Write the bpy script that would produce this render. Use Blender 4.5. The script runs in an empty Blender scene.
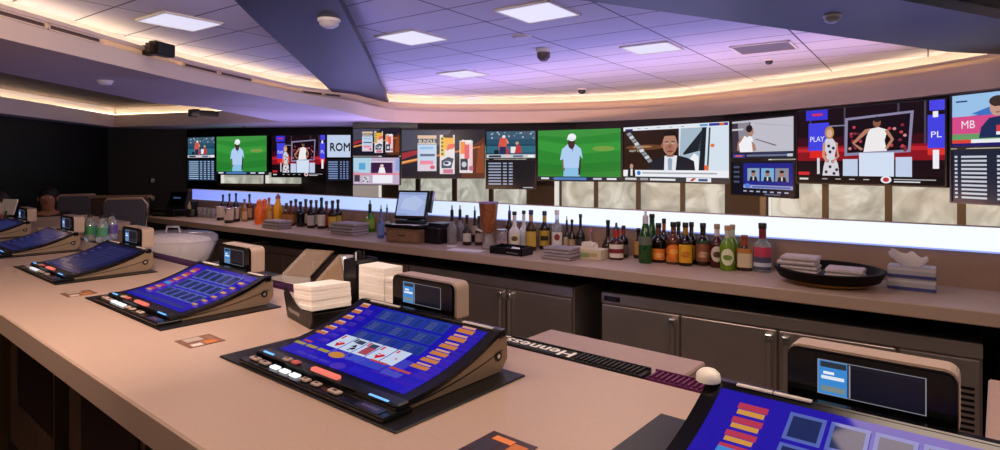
import bpy, bmesh, math, random
from mathutils import Vector, Matrix
from mathutils.geometry import tessellate_polygon
random.seed(7)
SC = bpy.context.scene
COL = SC.collection
# ------------------------------------------------------------------ camera model and frames
F, HZ, CZ, S = 600.0, 165.0, 1.53, 1.154
PI = math.pi
BC, BS = .768, .64            # the bar runs along (BC,-BS)
KC, KS = .8037, .595          # the back counter runs along (KC,-KS)
BROT, KROT = -math.atan2(BS, BC), -math.atan2(KS, KC)
def BAR(t, n, z=0): return Vector((BC*t+BS*n, -BS*t+BC*n, z))
def BK(t, n, z=0): return Vector((KC*t+KS*n, -KS*t+KC*n, z))
def at(px, py, z):            # where the sight line of a picture point meets the height z
    Z = F*(CZ-z)/(py-HZ); return (px-500)/F*Z, Z
def bk_at(px, py, z=.88):
    X, Z = at(px, py, z); return KC*X-KS*Z, KS*X+KC*Z, Z/F
def bar_at(px, py, z=1.07):
    X, Z = at(px, py, z); return BC*X-BS*Z, BS*X+BC*Z
def bar_t(px, n):
    k = (px-500)/F; Z = n/(BS*k+BC); return (BC*k-BS)*Z
def bk_t(px, n):
    k = (px-500)/F; Z = n/(KS*k+KC); return (KC*k-KS)*Z
# ------------------------------------------------------------------ materials
def lin(h):
    h = h.lstrip('#'); v = [int(h[i:i+2], 16)/255 for i in (0, 2, 4)]
    return tuple(c/12.92 if c <= .04045 else ((c+.055)/1.055)**2.4 for c in v)+(1,)
MC = {}
def mat(h, rough=.5, metal=0, trans=0, spec=.5, noise=0, nscale=40, bump=0, emit=0, alpha=1, key=''):
    k = (h, rough, metal, trans, spec, noise, nscale, bump, emit, alpha, key)
    if k in MC: return MC[k]
    m = bpy.data.materials.new('m_%d' % len(MC)); m.use_nodes = True
    nt = m.node_tree; p = nt.nodes['Principled BSDF']
    c = lin(h)
    p.inputs['Base Color'].default_value = c
    p.inputs['Roughness'].default_value = rough
    p.inputs['Metallic'].default_value = metal
    p.inputs['Transmission Weight'].default_value = trans
    p.inputs['Specular IOR Level'].default_value = spec
    p.inputs['Alpha'].default_value = alpha
    if emit:
        p.inputs['Emission Color'].default_value = c
        p.inputs['Emission Strength'].default_value = emit
        p.inputs['Base Color'].default_value = (0, 0, 0, 1)
    if noise or bump:
        tc = nt.nodes.new('ShaderNodeTexCoord'); n = nt.nodes.new('ShaderNodeTexNoise')
        n.inputs['Scale'].default_value = nscale; n.inputs['Detail'].default_value = 5
        nt.links.new(tc.outputs['Object'], n.inputs['Vector'])
        if noise:
            r = nt.nodes.new('ShaderNodeValToRGB')
            r.color_ramp.elements[0].position = .3; r.color_ramp.elements[1].position = .7
            r.color_ramp.elements[0].color = tuple(x*(1-noise) for x in c[:3])+(1,)
            r.color_ramp.elements[1].color = tuple(min(1, x*(1+noise)) for x in c[:3])+(1,)
            nt.links.new(n.outputs['Fac'], r.inputs['Fac'])
            nt.links.new(r.outputs['Color'], p.inputs['Emission Color' if emit else 'Base Color'])
        if bump:
            b = nt.nodes.new('ShaderNodeBump'); b.inputs['Strength'].default_value = bump; b.inputs['Distance'].default_value = .01
            nt.links.new(n.outputs['Fac'], b.inputs['Height']); nt.links.new(b.outputs['Normal'], p.inputs['Normal'])
    MC[k] = m; return m
SCR_E = .95
def em(h, e=None, gl=0): return mat(h, rough=.06 if gl else .22, spec=.16 if gl else .25, emit=SCR_E if e is None else e)
# ------------------------------------------------------------------ mesh builder
TXT = {}
def text_mesh(s):
    if s in TXT: return TXT[s]
    cu = bpy.data.curves.new('t', 'FONT'); cu.body = s; cu.align_x = 'CENTER'; cu.resolution_u = 2
    o = bpy.data.objects.new('t', cu); COL.objects.link(o)
    ev = o.evaluated_get(bpy.context.evaluated_depsgraph_get()); me = ev.to_mesh()
    r = ([tuple(v.co) for v in me.vertices], [tuple(p.vertices) for p in me.polygons])
    ev.to_mesh_clear(); bpy.data.objects.remove(o); bpy.data.curves.remove(cu)
    xs = [v[0] for v in r[0]]; ys = [v[1] for v in r[0]]
    x0, x1, y0, y1 = min(xs), max(xs), min(ys), max(ys)
    TXT[s] = ([((x-(x0+x1)/2)/(y1-y0), (y-(y0+y1)/2)/(y1-y0)) for x, y, _ in r[0]], r[1], (x1-x0)/(y1-y0))
    return TXT[s]
class MB:
    def __init__(s): s.v = []; s.f = []; s.m = []; s.mats = []; s.sm = []
    def mi(s, m):
        if m not in s.mats: s.mats.append(m)
        return s.mats.index(m)
    def face(s, pts, m, smooth=False):
        b = len(s.v); s.v += [tuple(p) for p in pts]; s.f.append(tuple(range(b, b+len(pts)))); s.m.append(s.mi(m)); s.sm.append(smooth)
    def mesh(s, vs, fs, m, smooth=False):
        b = len(s.v); s.v += [tuple(v) for v in vs]; i = s.mi(m)
        for f in fs: s.f.append(tuple(b+k for k in f)); s.m.append(i); s.sm.append(smooth)
    def bm(s, bm, m, smooth=False):
        bm.verts.ensure_lookup_table()
        for i, v in enumerate(bm.verts): v.index = i
        s.mesh([v.co for v in bm.verts], [[v.index for v in f.verts] for f in bm.faces], m, smooth); bm.free()
    def box(s, x0, x1, y0, y1, z0, z1, m, bev=0, seg=2, rot=None, vert_only=False):
        bm = bmesh.new(); bmesh.ops.create_cube(bm, size=1)
        for v in bm.verts: v.co = Vector(((v.co.x+.5)*(x1-x0)+x0, (v.co.y+.5)*(y1-y0)+y0, (v.co.z+.5)*(z1-z0)+z0))
        if bev:
            ed = [e for e in bm.edges if not vert_only or abs(e.verts[0].co.z-e.verts[1].co.z) > 1e-5]
            bmesh.ops.bevel(bm, geom=ed, offset=bev, segments=seg, affect='EDGES', profile=.5)
        if rot is not None: bmesh.ops.transform(bm, matrix=rot, verts=bm.verts)
        s.bm(bm, m)
    def prism(s, poly, y0, y1, m, bev=0, axis='y', rot=None):      # poly in (x,z) extruded in y, or (x,y) in z, or (y,z) in x
        bm = bmesh.new()
        def P(a, b, d): return (a, d, b) if axis == 'y' else ((a, b, d) if axis == 'z' else (d, a, b))
        A = [bm.verts.new(P(a, b, y0)) for a, b in poly]; B = [bm.verts.new(P(a, b, y1)) for a, b in poly]
        n = len(poly)
        f1 = bm.faces.new(A); f2 = bm.faces.new(B[::-1])
        for i in range(n): bm.faces.new((A[i], B[i], B[(i+1) % n], A[(i+1) % n]))
        bmesh.ops.recalc_face_normals(bm, faces=bm.faces)
        if bev: bmesh.ops.bevel(bm, geom=list(f1.edges)+list(f2.edges), offset=bev, segments=2, affect='EDGES')
        if rot is not None: bmesh.ops.transform(bm, matrix=rot, verts=bm.verts)
        s.bm(bm, m)
    def lathe(s, prof, m, c=(0, 0), seg=20, sq=0, sx=1, sy=1, caps=True):
        vs = []; fs = []
        for r, z in prof:
            for k in range(seg):
                a = 2*PI*(k+.5)/seg; q = 1
                if sq: q = min(1.25, 1/((abs(math.cos(a))**sq+abs(math.sin(a))**sq)**(1/sq)))
                vs.append((c[0]+r*q*math.cos(a)*sx, c[1]+r*q*math.sin(a)*sy, z))
        for i in range(len(prof)-1):
            for k in range(seg):
                j = (k+1) % seg; fs.append((i*seg+k, i*seg+j, (i+1)*seg+j, (i+1)*seg+k))
        s.mesh(vs, fs, m, True)
        if caps:
            b = [vs[k] for k in range(seg)]; t = vs[-seg:]
            if prof[0][0] > 1e-4: s.face(b[::-1], m)
            if prof[-1][0] > 1e-4: s.face(t, m)
    def tube(s, pts, r, m, seg=8):
        vs = []; fs = []; pts = [Vector(p) for p in pts]; n = len(pts)
        for i, p in enumerate(pts):
            d = (pts[min(i+1, n-1)]-pts[max(i-1, 0)]).normalized()
            u = d.cross(Vector((0, 0, 1)));  u = u.normalized() if u.length > .05 else Vector((1, 0, 0)); w = d.cross(u)
            for k in range(seg):
                a = 2*PI*k/seg; vs.append(p+u*math.cos(a)*r+w*math.sin(a)*r)
        for i in range(n-1):
            for k in range(seg):
                j = (k+1) % seg; fs.append((i*seg+k, i*seg+j, (i+1)*seg+j, (i+1)*seg+k))
        s.mesh(vs, fs, m, True); s.face(vs[:seg][::-1], m); s.face(vs[-seg:], m)
    def ball(s, c, rx, ry, rz, m, seg=14, ring=8):
        prof = [(max(1e-5, math.sin(PI*i/ring)), -math.cos(PI*i/ring)) for i in range(ring+1)]
        vs = []; fs = []
        for r, z in prof:
            for k in range(seg):
                a = 2*PI*k/seg; vs.append((c[0]+rx*r*math.cos(a), c[1]+ry*r*math.sin(a), c[2]+rz*z))
        for i in range(ring):
            for k in range(seg):
                j = (k+1) % seg; fs.append((i*seg+k, i*seg+j, (i+1)*seg+j, (i+1)*seg+k))
        s.mesh(vs, fs, m, True)
    def text(s, st, o, ux, uy, h, m, w=None, th=0, flip=False):  # centred on o, letter height h
        vs, fs, asp = text_mesh(st); o = Vector(o); ux = Vector(ux); uy = Vector(uy); k = (w/asp) if w else h
        s.mesh([o+ux*(x*k)+uy*(y*h) for x, y in vs], fs, m)
    def build(s, name, parent=None, loc=None, rotz=0):
        me = bpy.data.meshes.new(name); me.from_pydata(s.v, [], s.f); me.validate(); 
        for m in s.mats: me.materials.append(m)
        if len(me.polygons) == len(s.m):
            me.polygons.foreach_set('material_index', s.m); me.polygons.foreach_set('use_smooth', s.sm)
        me.update()
        o = bpy.data.objects.new(name, me); COL.objects.link(o)
        if parent: o.parent = parent
        if loc is not None: o.location = loc
        if rotz: o.rotation_euler.z = rotz
        return o
def tag(o, label=None, cat=None, group=None, kind=None):
    if label: o['label'] = label
    if cat: o['category'] = cat
    if group: o['group'] = group
    if kind: o['kind'] = kind
    return o
def thing(name, label, cat, loc, rotz=0, group=None):
    o = bpy.data.objects.new(name, None); COL.objects.link(o); o.empty_display_size = .05
    o.location = loc; o.rotation_euler.z = rotz; return tag(o, label, cat, group)
def copy_thing(r, label, loc, rotz):
    c = r.copy(); COL.objects.link(c); c.location = loc; c.rotation_euler.z = rotz; c['label'] = label
    for ch in list(r.children):
        d = ch.copy(); COL.objects.link(d); d.parent = c
        for g in list(ch.children):
            e = g.copy(); COL.objects.link(e); e.parent = d
    return c
def struct(mb, name, parent=None, loc=None, rotz=0): return tag(mb.build(name, parent, loc, rotz), kind='structure')
# ------------------------------------------------------------------ common materials
M_TOP = mat('#b99f8c', .38, noise=.04, nscale=160, spec=.35)
M_EDGE = mat('#7d675a', .5, noise=.06, nscale=160)
M_BLACK = mat('#0a0909', .35); M_BLKM = mat('#100e0d', .6); M_DK = mat('#1d1512', .55)
M_GLOSS = mat('#07070a', .2, spec=.35)
M_WALL = mat('#15100e', .55, noise=.25, nscale=3)
M_STEEL = mat('#c2b6ac', .28, metal=.75, noise=.05, nscale=6)
M_STEELD = mat('#8a7568', .32, metal=.5, noise=.05, nscale=6)
M_CHROME = mat('#e4e2e0', .16, metal=.9)
M_GOLD = mat('#98836c', .34, metal=.5)
M_TANPL = mat('#b8a290', .42, metal=.2)
M_PAINT = mat('#ecd9c6', .6, bump=.02, nscale=20)
M_SOFF = mat('#d2c4c6', .65, bump=.02, nscale=20)
M_WHITE = mat('#f1ece4', .6)
M_CLEAR = mat('#f4f6fa', .04, trans=1)
# ================================================================== SETTING
fl = MB(); fl.box(-10, 7, -3, 12, -.1, 0, mat('#4a3022', .8, noise=.35, nscale=9)); struct(fl, 'floor')
# bulkhead opening (camera plan, scaled)
Zs = lambda z: CZ+(z-CZ)*S
ZB, ZL, ZT = Zs(1.98), Zs(2.19), Zs(2.275)     # soffit underside, cove lip, tile ceiling
open_l = [(-1.80, -1.6), (-1.80, 0), (-1.78, 1.2), (-1.77, 2.126), (-1.75, 2.45), (-1.725, 2.85), (-1.69, 3.3), (-1.59, 3.8), (-1.46, 4.4), (-1.33, 4.95), (-1.25, 5.7)]
open_c = [(-1.12, 6.2), (-.75, 6.42), (0, 6.43), (.634, 6.32), (1.2, 6.1), (1.66, 5.8), (2.03, 5.3), (2.36, 4.82), (2.62, 4.35), (2.8, 3.85), (2.93, 3.3), (3.0, 2.6), (3.0, 1.2), (2.9, 0), (2.6, -1.6)]
def catmull(p, n=5):
    r = []
    for i in range(len(p)-1):
        a, b, c, d = [Vector((*p[max(0, min(len(p)-1, j))], 0)) for j in (i-1, i, i+1, i+2)]
        for k in range(n):
            t = k/n; r.append(.5*((2*b)+(-a+c)*t+(2*a-5*b+4*c-d)*t*t+(-a+3*b-3*c+d)*t**3))
    r.append(Vector((*p[-1], 0))); return [Vector((v.x, v.y)) for v in r]
def lf(y): u = max(0, min(1, (y-4.2)/1.5)); u = u*u*(3-2*u); return 1.138-.138*u
OLf = [lf(v.y) for v in catmull(open_l)]
OL = [v*S*f for v, f in zip(catmull(open_l), OLf)]; OC = [v*S for v in catmull(open_c)]
ZBL = CZ+(ZB-CZ)*1.138
OPEN = OL+OC
def offs(P, d):      # offset the opening outwards
    r = []
    n = len(P)
    for i in range(n):
        a, b = P[max(i-1, 0)], P[min(i+1, n-1)]; t = (b-a).normalized(); r.append(P[i]+Vector((-t.y, t.x))*d)
    return r
def band(mb, A, za, B, zb, m, smooth=True):
    n = len(A); za = za if isinstance(za, list) else [za]*n; zb = zb if isinstance(zb, list) else [zb]*n
    vs = [(p.x, p.y, z) for p, z in zip(A, za)]+[(p.x, p.y, z) for p, z in zip(B, zb)]
    mb.mesh(vs, [(i, i+1, n+i+1, n+i) for i in range(n-1)], m, smooth)
bh = MB()
o03, o06, o28 = offs(OPEN, .03), offs(OPEN, .05), offs(OPEN, .26)
zb = [CZ+(ZB-CZ)*f for f in OLf]+[ZB]*len(OC)
zl = [ZL]*len(OPEN); zm = [b+(ZL-b)*.58 for b in zb]
up = lambda L_, d: [z+d for z in L_]
band(bh, OPEN, zb, OPEN, zm, M_PAINT); band(bh, OPEN, zm, o06, up(zm, .006), M_PAINT); band(bh, o06, up(zm, .006), o06, up(zl, -.022), M_PAINT)
band(bh, o06, up(zl, -.022), o03, up(zl, -.022), M_PAINT); band(bh, o03, up(zl, -.022), o03, zl, M_PAINT); band(bh, o03, zl, o06, zl, M_PAINT)
band(bh, o06, zl, o06, up(zl, -.05), M_PAINT)
band(bh, o06, up(zl, -.05), o28, up(zl, -.05), M_WHITE); band(bh, o28, up(zl, -.05), o28, ZT+.02, M_WHITE)
struct(bh, 'trim_1')
cove_E = mat('#ffe0ba', .5, emit=9)
lt = MB(); a, b = offs(OPEN, .20), offs(OPEN, .225)
band(lt, a, up(zl, -.035), b, up(zl, -.035), cove_E); band(lt, a, up(zl, -.035), a, up(zl, -.045), cove_E); band(lt, b, up(zl, -.035), b, up(zl, -.045), cove_E)
tag(lt.build('cove_light'), 'warm light strip hidden in the cove around the curved tile ceiling', 'light strip')
# soffit underside with the opening and the left tray cut out
TRAY = [Vector(p)*1.138 for p in ((-5.0, 5.2), (-5.0, 6.0), (-5.27, 8.2), (-2.66, 7.28), (-2.66, 5.45), (-2.9, 5.03), (-2.85, 4.2), (-2.8, 3.35), (-2.75, 2.2), (-5.0, 2.0))]
OUT = [Vector(p) for p in ((-9, -2.6), (-9, 12), (7, 12), (7, -2.6))]
close = OPEN
def sheet(outer, holes, z, m, name):
    pl = [[Vector((p.x, p.y, 0)) for p in outer]]+[[Vector((p.x, p.y, 0)) for p in h] for h in holes]
    tr = tessellate_polygon(pl); fl_ = [p for q in pl for p in q]
    zz_ = z if isinstance(z, list) else [z]*len(fl_)
    mb = MB(); mb.mesh([(p.x, p.y, q) for p, q in zip(fl_, zz_)], tr, m); return mb
struct(sheet(OUT, [close, TRAY], [ZBL, ZBL, ZB, ZB]+zb+[ZBL]*len(TRAY), M_SOFF, 's'), 'ceiling_1')
# tray: face, lip, lit recess, its ceiling
tr_ = MB(); T2 = TRAY+[TRAY[0]]
def ring(P, d):
    n = len(P); r = []
    cx = sum(p.x for p in P)/n; cy = sum(p.y for p in P)/n
    for i in range(n):
        a, b = P[i-1], P[(i+1) % n]; t = (b-a).normalized(); q = Vector((-t.y, t.x))
        if q.dot(P[i]-Vector((cx, cy))) < 0: q = -q
        r.append(P[i]+q*d)
    return r
R1 = ring(TRAY, .18); R1c = R1+[R1[0]]; Ra = ring(TRAY, .10); Rac = Ra+[Ra[0]]; Rb = ring(TRAY, .125); Rbc = Rb+[Rb[0]]
ZTR = ZBL+.19
band(tr_, T2, ZBL, T2, ZTR, M_PAINT, False); band(tr_, T2, ZTR, R1c, ZTR, M_WHITE, False); band(tr_, R1c, ZTR, R1c, ZTR+.12, M_WHITE, False)
struct(tr_, 'trim_2')
tl = MB(); band(tl, Rac, ZTR+.012, Rbc, ZTR+.012, cove_E, False); band(tl, Rac, ZTR+.012, Rac, ZTR, cove_E, False)
tag(tl.build('cove_light'), 'warm light strip in the straight cove of the left ceiling tray', 'light strip')
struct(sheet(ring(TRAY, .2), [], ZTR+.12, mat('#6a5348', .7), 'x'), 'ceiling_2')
# tile ceiling
mt = bpy.data.materials.new('ceiling_tiles'); mt.use_nodes = True; nt = mt.node_tree; p = nt.nodes['Principled BSDF']
tc = nt.nodes.new('ShaderNodeTexCoord'); mp = nt.nodes.new('ShaderNodeMapping'); mp.inputs['Rotation'].default_value[2] = -BROT-.075
br = nt.nodes.new('ShaderNodeTexBrick'); br.offset = 0; br.squash = 1
TILE = .36
for k, v in (('Scale', 1), ('Mortar Size', .006), ('Mortar Smooth', .1), ('Brick Width', TILE*2), ('Row Height', TILE)): br.inputs[k].default_value = v
br.inputs['Color1'].default_value = lin('#dcdae2'); br.inputs['Color2'].default_value = lin('#d0cede'); br.inputs['Mortar'].default_value = lin('#5d5a66')  # tile colours carry a slight lilac tint of the violet light
nz = nt.nodes.new('ShaderNodeTexNoise'); nz.inputs['Scale'].default_value = 60
bp = nt.nodes.new('ShaderNodeBump'); bp.inputs['Strength'].default_value = .15; bp.inputs['Distance'].default_value = .01
L = nt.links.new
L(tc.outputs['Object'], mp.inputs['Vector']); L(mp.outputs[0], br.inputs['Vector']); L(br.outputs['Color'], p.inputs['Base Color'])
L(tc.outputs['Object'], nz.inputs['Vector']); L(nz.outputs['Fac'], bp.inputs['Height']); L(bp.outputs[0], p.inputs['Normal'])
p.inputs['Roughness'].default_value = .8
tcl = sheet(offs(OPEN, .3), [], ZT, mt, 'x'); struct(tcl, 'ceiling_3')
# dark beams crossing the opening
M_BEAM = mat('#0d1430', .5); M_BEAM2 = mat('#3a4a52', .5)
def on_plane(px, py, z): X, Z = at(px, py, z); return Vector((X, Z))
zbm = ZL-.02
def beam(A, m, name):
    mb = MB(); n = len(A)
    mb.prism([(p.x, p.y) for p in A], zbm, zbm+.05, m, axis='z'); return struct(mb, name)
b1 = [on_plane(200, -35, zbm), on_plane(250, 16, zbm), on_plane(338, 97.5, zbm), on_plane(389, 104.5, zbm), on_plane(367, 55, zbm), on_plane(320, -35, zbm)]
beam(b1, M_BEAM, 'ceiling_beam_1')
b2 = [on_plane(480, -14, zbm), on_plane(750, 24, zbm), on_plane(948, 52, zbm), on_plane(1075, 58, zbm), on_plane(1060, 30.5, zbm), on_plane(900, 0, zbm), on_plane(820, -15, zbm)]
beam(b2, M_BEAM2, 'ceiling_beam_2')
# walls
def tvp(px, Z): return Vector(((px-500)/F*Z*S, Z*S))
wl = MB()
WP = [Vector(p)*1.138 for p in ((-5.3, -2.5), (-5.22, 3.0), (-5.24, 6.0), (-5.50, 8.42))]
band(wl, WP, 0, WP, ZBL+.005, M_WALL, False); struct(wl, 'wall_left')
wb = MB()
WQ = [Vector((-5.50, 8.42))*1.138, tvp(187, 8.62), tvp(216, 8.28), tvp(272, 7.9), tvp(326, 7.68), tvp(353, 7.68), tvp(353, 6.65)]
band(wb, WQ, 0, WQ, ZBL+.005, M_WALL, False); struct(wb, 'wall_back_left')
NW = 6.42
wm = MB(); wm.box(-7.0, 3.5, NW+.03, NW+.15, 0, ZB, mat('#3c322e', .5, noise=.1, nscale=4)); struct(wm, 'wall_back', loc=(0, 0, 0), rotz=KROT)
# dark band standing in for the shaded gap above the televisions
va = MB(); P = [v for v in offs(OC, .10)][4:58]
band(va, P, Zs(1.74), P, ZB+.001, M_DK); struct(va, 'trim_3')
# marble panels, back-lit, with mullions
mm = bpy.data.materials.new('marble'); mm.use_nodes = True; nt = mm.node_tree; p = nt.nodes['Principled BSDF']
tc = nt.nodes.new('ShaderNodeTexCoord'); n1 = nt.nodes.new('ShaderNodeTexNoise'); n1.inputs['Scale'].default_value = 3.2; n1.inputs['Detail'].default_value = 8; n1.inputs['Distortion'].default_value = 1.6
rp = nt.nodes.new('ShaderNodeValToRGB'); E = rp.color_ramp.elements
E[0].position = .33; E[0].color = lin('#8e8f84'); E[1].position = .5; E[1].color = lin('#b2b2a5'); e = E.new(.62); e.color = lin('#d0cfc4')
L = nt.links.new; L(tc.outputs['Object'], n1.inputs['Vector']); L(n1.outputs['Fac'], rp.inputs['Fac']); p.inputs['Base Color'].default_value = (.1, .1, .095, 1); L(rp.outputs['Color'], p.inputs['Emission Color'])
p.inputs['Emission Strength'].default_value = .92; p.inputs['Roughness'].default_value = .3
M_MARB = mm
M_MULL = mat('#4e4a46', .4, metal=.2); M_LITE = mat('#f4f0e8', .3, emit=.8)
EX = [(399, 416.8), (421, 453.3), (457.5, 490), (494, 525), (562, 595), (598.5, 637), (641, 681), (685.5, 724), (772, 822.5), (829, 885), (892.5, 957), (966, 1040)]
for i, (a, b) in enumerate(EX):
    t0, t1 = bk_t(a, NW), bk_t(b, NW)
    w = MB(); w.box(t0, t1, NW-.005, NW+.03, .9, 1.95, M_MARB)
    struct(w, 'window_%d' % (i+1), rotz=KROT)
for i, (a, b) in enumerate([(416.8, 421), (453.3, 457.5), (490, 494), (595, 598.5), (637, 641), (681, 685.5), (822.5, 829), (885, 892.5), (957, 966)]):
    w = MB(); w.box(bk_t(a, NW), bk_t(b, NW), NW-.03, NW+.028, .9, 1.95, M_MULL); struct(w, 'trim_%d' % (i+4), rotz=KROT)
for i, (a, b) in enumerate([(379.6, 381), (555.3, 558), (769, 771)]):
    w = MB(); w.box(bk_t(a, NW), bk_t(b, NW), NW-.02, NW+.028, .9, 1.95, M_LITE); struct(w, 'trim_%d' % (i+14), rotz=KROT)
w = MB(); w.box(bk_t(381.5, NW), bk_t(398.5, NW), NW, NW+.03, .9, 1.95, mat('#5a4a3c', .5)); struct(w, 'trim_20', rotz=KROT)
w = MB(); w.box(bk_t(760, NW), bk_t(766, NW), NW-.01, NW+.03, .9, 1.95, mat('#6a6764', .35, metal=.5)); struct(w, 'trim_21', rotz=KROT)
# lit niches under the left televisions
def niche(xa, xb, Za, Zb, ya, yb, i):
    A, B = tvp(xa, Za), tvp(xb, Zb); d = (B-A); Lx = d.length; rz = math.atan2(d.y, d.x)
    Z = (Za+Zb)/2*S; z0 = CZ-(yb-HZ)*Z/F; z1 = CZ-(ya-HZ)*Z/F
    w = MB(); w.box(.05, Lx, 0, .03, z0, z1+.05, M_MARB); w.box(0, .05, -.012, .03, z0, z1+.05, M_LITE)
    w.box(-.02, Lx+.02, -.05, .03, z0-.04, z0, mat('#4a3526', .5)); struct(w, 'window_%d' % i, loc=(A.x, A.y, 0), rotz=rz)
niche(221.5, 262, 8.12, 7.86, 176, 183.5, 13); niche(266, 300, 7.84, 7.68, 176, 183.5, 14)
# ================================================================== BACK COUNTER
NF, NB = 3.41, 4.02
TA, TB = -8.25, 2.6
c = MB(); c.box(TA, TB, NF, NB, .815, .88, M_TOP, bev=.004, seg=1)
tag(c.build('back_counter', rotz=KROT), 'long taupe back bar worktop carrying the bottles and register', 'counter')
bs = MB(); bs.box(TA, TB, NB, NB+.1, 0, 1.205, mat('#a0806c', .5, noise=.05, nscale=20)); struct(bs, 'wall_backsplash', rotz=KROT)
ms = bpy.data.materials.new('led_strip'); ms.use_nodes = True; nt = ms.node_tree; p = nt.nodes['Principled BSDF']
tc = nt.nodes.new('ShaderNodeTexCoord'); sx = nt.nodes.new('ShaderNodeSeparateXYZ'); mr = nt.nodes.new('ShaderNodeMapRange'); rp = nt.nodes.new('ShaderNodeValToRGB')
mr.inputs['From Min'].default_value = TA; mr.inputs['From Max'].default_value = 0
E = rp.color_ramp.elements; E[0].position = 0; E[0].color = lin('#7f8cff'); E[1].position = .72; E[1].color = lin('#eef4ff'); e = E.new(.3); e.color = lin('#a4bcf6'); e = E.new(.5); e.color = lin('#c6dafa')
L = nt.links.new; L(tc.outputs['Object'], sx.inputs[0]); L(sx.outputs['X'], mr.inputs['Value']); L(mr.outputs[0], rp.inputs['Fac']); L(rp.outputs['Color'], p.inputs['Emission Color'])
p.inputs['Emission Strength'].default_value = 1.1; p.inputs['Base Color'].default_value = (.02, .02, .02, 1)
t = thing('light_box', 'long glowing white light box running along the back bar wall', 'light box', (0, 0, 0), KROT)
q = MB(); q.box(-8.08, 2.6, NB-.02, NB-.001, 1.083, 1.205, ms); q.build('diffuser', t)
q = MB(); q.box(-8.08, 2.6, NB-.024, NB-.001, 1.074, 1.082, mat('#9db0ff', .4, emit=.9)); q.build('light_rail', t)
tag(t.children[1], 'thin blue glowing edge')
# black sheet standing in for the shade under the counter
kb = MB(); kb.box(TA+.1, TB, NB-.02, NB-.001, 0, .81, M_BLKM); struct(kb, 'counter_shade_back', rotz=KROT)
# --- fridges
def fridge(name, label, xs, group, logo=False, louvre=None, end=None, steel=None, handles=()):
    st = steel or M_STEEL
    x0, x1 = xs[0], (end or xs[-1]); n0 = 3.45
    t = thing(name, label, 'refrigerator', BK((x0+x1)/2, n0, 0), KROT, group)
    cx = (x0+x1)/2
    b = MB(); b.box(x0-cx, x1-cx, .03, .5, .08, .72, st, bev=.004, seg=1); b.box(x0-cx, x1-cx, .005, .03, .655, .72, st, bev=.003, seg=1)
    b.box(x0-cx+.02, x1-cx-.02, .06, .45, 0, .08, M_BLKM); b.box(x0-cx, x1-cx, .028, .5, .7195, .722, M_BLKM); b.build('cabinet', t)  # thin black sheet on top paints the shade below the counter slab
    for i in range(len(xs)-1):
        d = MB(); d.box(xs[i]-cx+.006, xs[i+1]-cx-.006, 0, .028, .1, .648, st, bev=.005, seg=2); dd = d.build('door', t)
        if i < len(handles) and handles[i]:
            hx = (xs[i+1]-.04 if handles[i] > 0 else xs[i]+.04)-cx
            h = MB(); h.tube([(hx, -.022, .12), (hx, -.022, .60)], .013, M_STEEL, 8)
            h.box(hx-.018, hx+.018, -.038, 0, .585, .628, M_CHROME, bev=.004, seg=1); h.box(hx-.011, hx+.011, -.03, 0, .18, .2, M_CHROME)
            h.build('handle', dd)
    if louvre:
        a, b_ = louvre
        v = MB(); v.box(a-cx+.006, b_-cx-.01, 0, .028, .1, .648, st, bev=.004, seg=1)
        for k in range(14):
            z = .16+k*.027; v.box(a-cx+.12, b_-cx-.03, -.002, .001, z, z+.013, M_BLACK)
        v.lathe([(.006, 0), (.006, .001)], M_CHROME) if False else None
        v.box((a+b_)/2-cx-.006, (a+b_)/2-cx+.006, -.004, 0, .59, .602, M_CHROME); v.build('louvre_panel', t)
    if logo:
        l = MB(); l.box(x0-cx+.02, x0-cx+.13, .001, .006, .672, .703, M_BLACK); l.text('TRUE', (x0-cx+.075, .0005, .6875), (1, 0, 0), (0, 0, 1), .016, M_CHROME); l.build('badge', t)
    return t
fg = 'undercounter refrigerators below the back counter'
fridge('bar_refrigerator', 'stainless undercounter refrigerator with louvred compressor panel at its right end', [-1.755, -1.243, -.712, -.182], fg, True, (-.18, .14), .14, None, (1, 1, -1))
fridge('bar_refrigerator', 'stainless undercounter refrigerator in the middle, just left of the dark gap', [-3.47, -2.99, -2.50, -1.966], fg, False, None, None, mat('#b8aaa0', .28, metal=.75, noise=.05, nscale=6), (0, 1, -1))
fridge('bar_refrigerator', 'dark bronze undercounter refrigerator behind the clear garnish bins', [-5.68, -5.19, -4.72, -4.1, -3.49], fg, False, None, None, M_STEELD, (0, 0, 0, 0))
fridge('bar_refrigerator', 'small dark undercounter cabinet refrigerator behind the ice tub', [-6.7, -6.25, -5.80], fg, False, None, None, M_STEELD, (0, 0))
tt = MB(); tt.box(.2, .45, 3.47, 3.95, 0, .66, M_BLACK, bev=.01); tag(tt.build('storage_box', rotz=KROT), 'black box under the back counter right of the louvred refrigerator', 'box')
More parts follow.
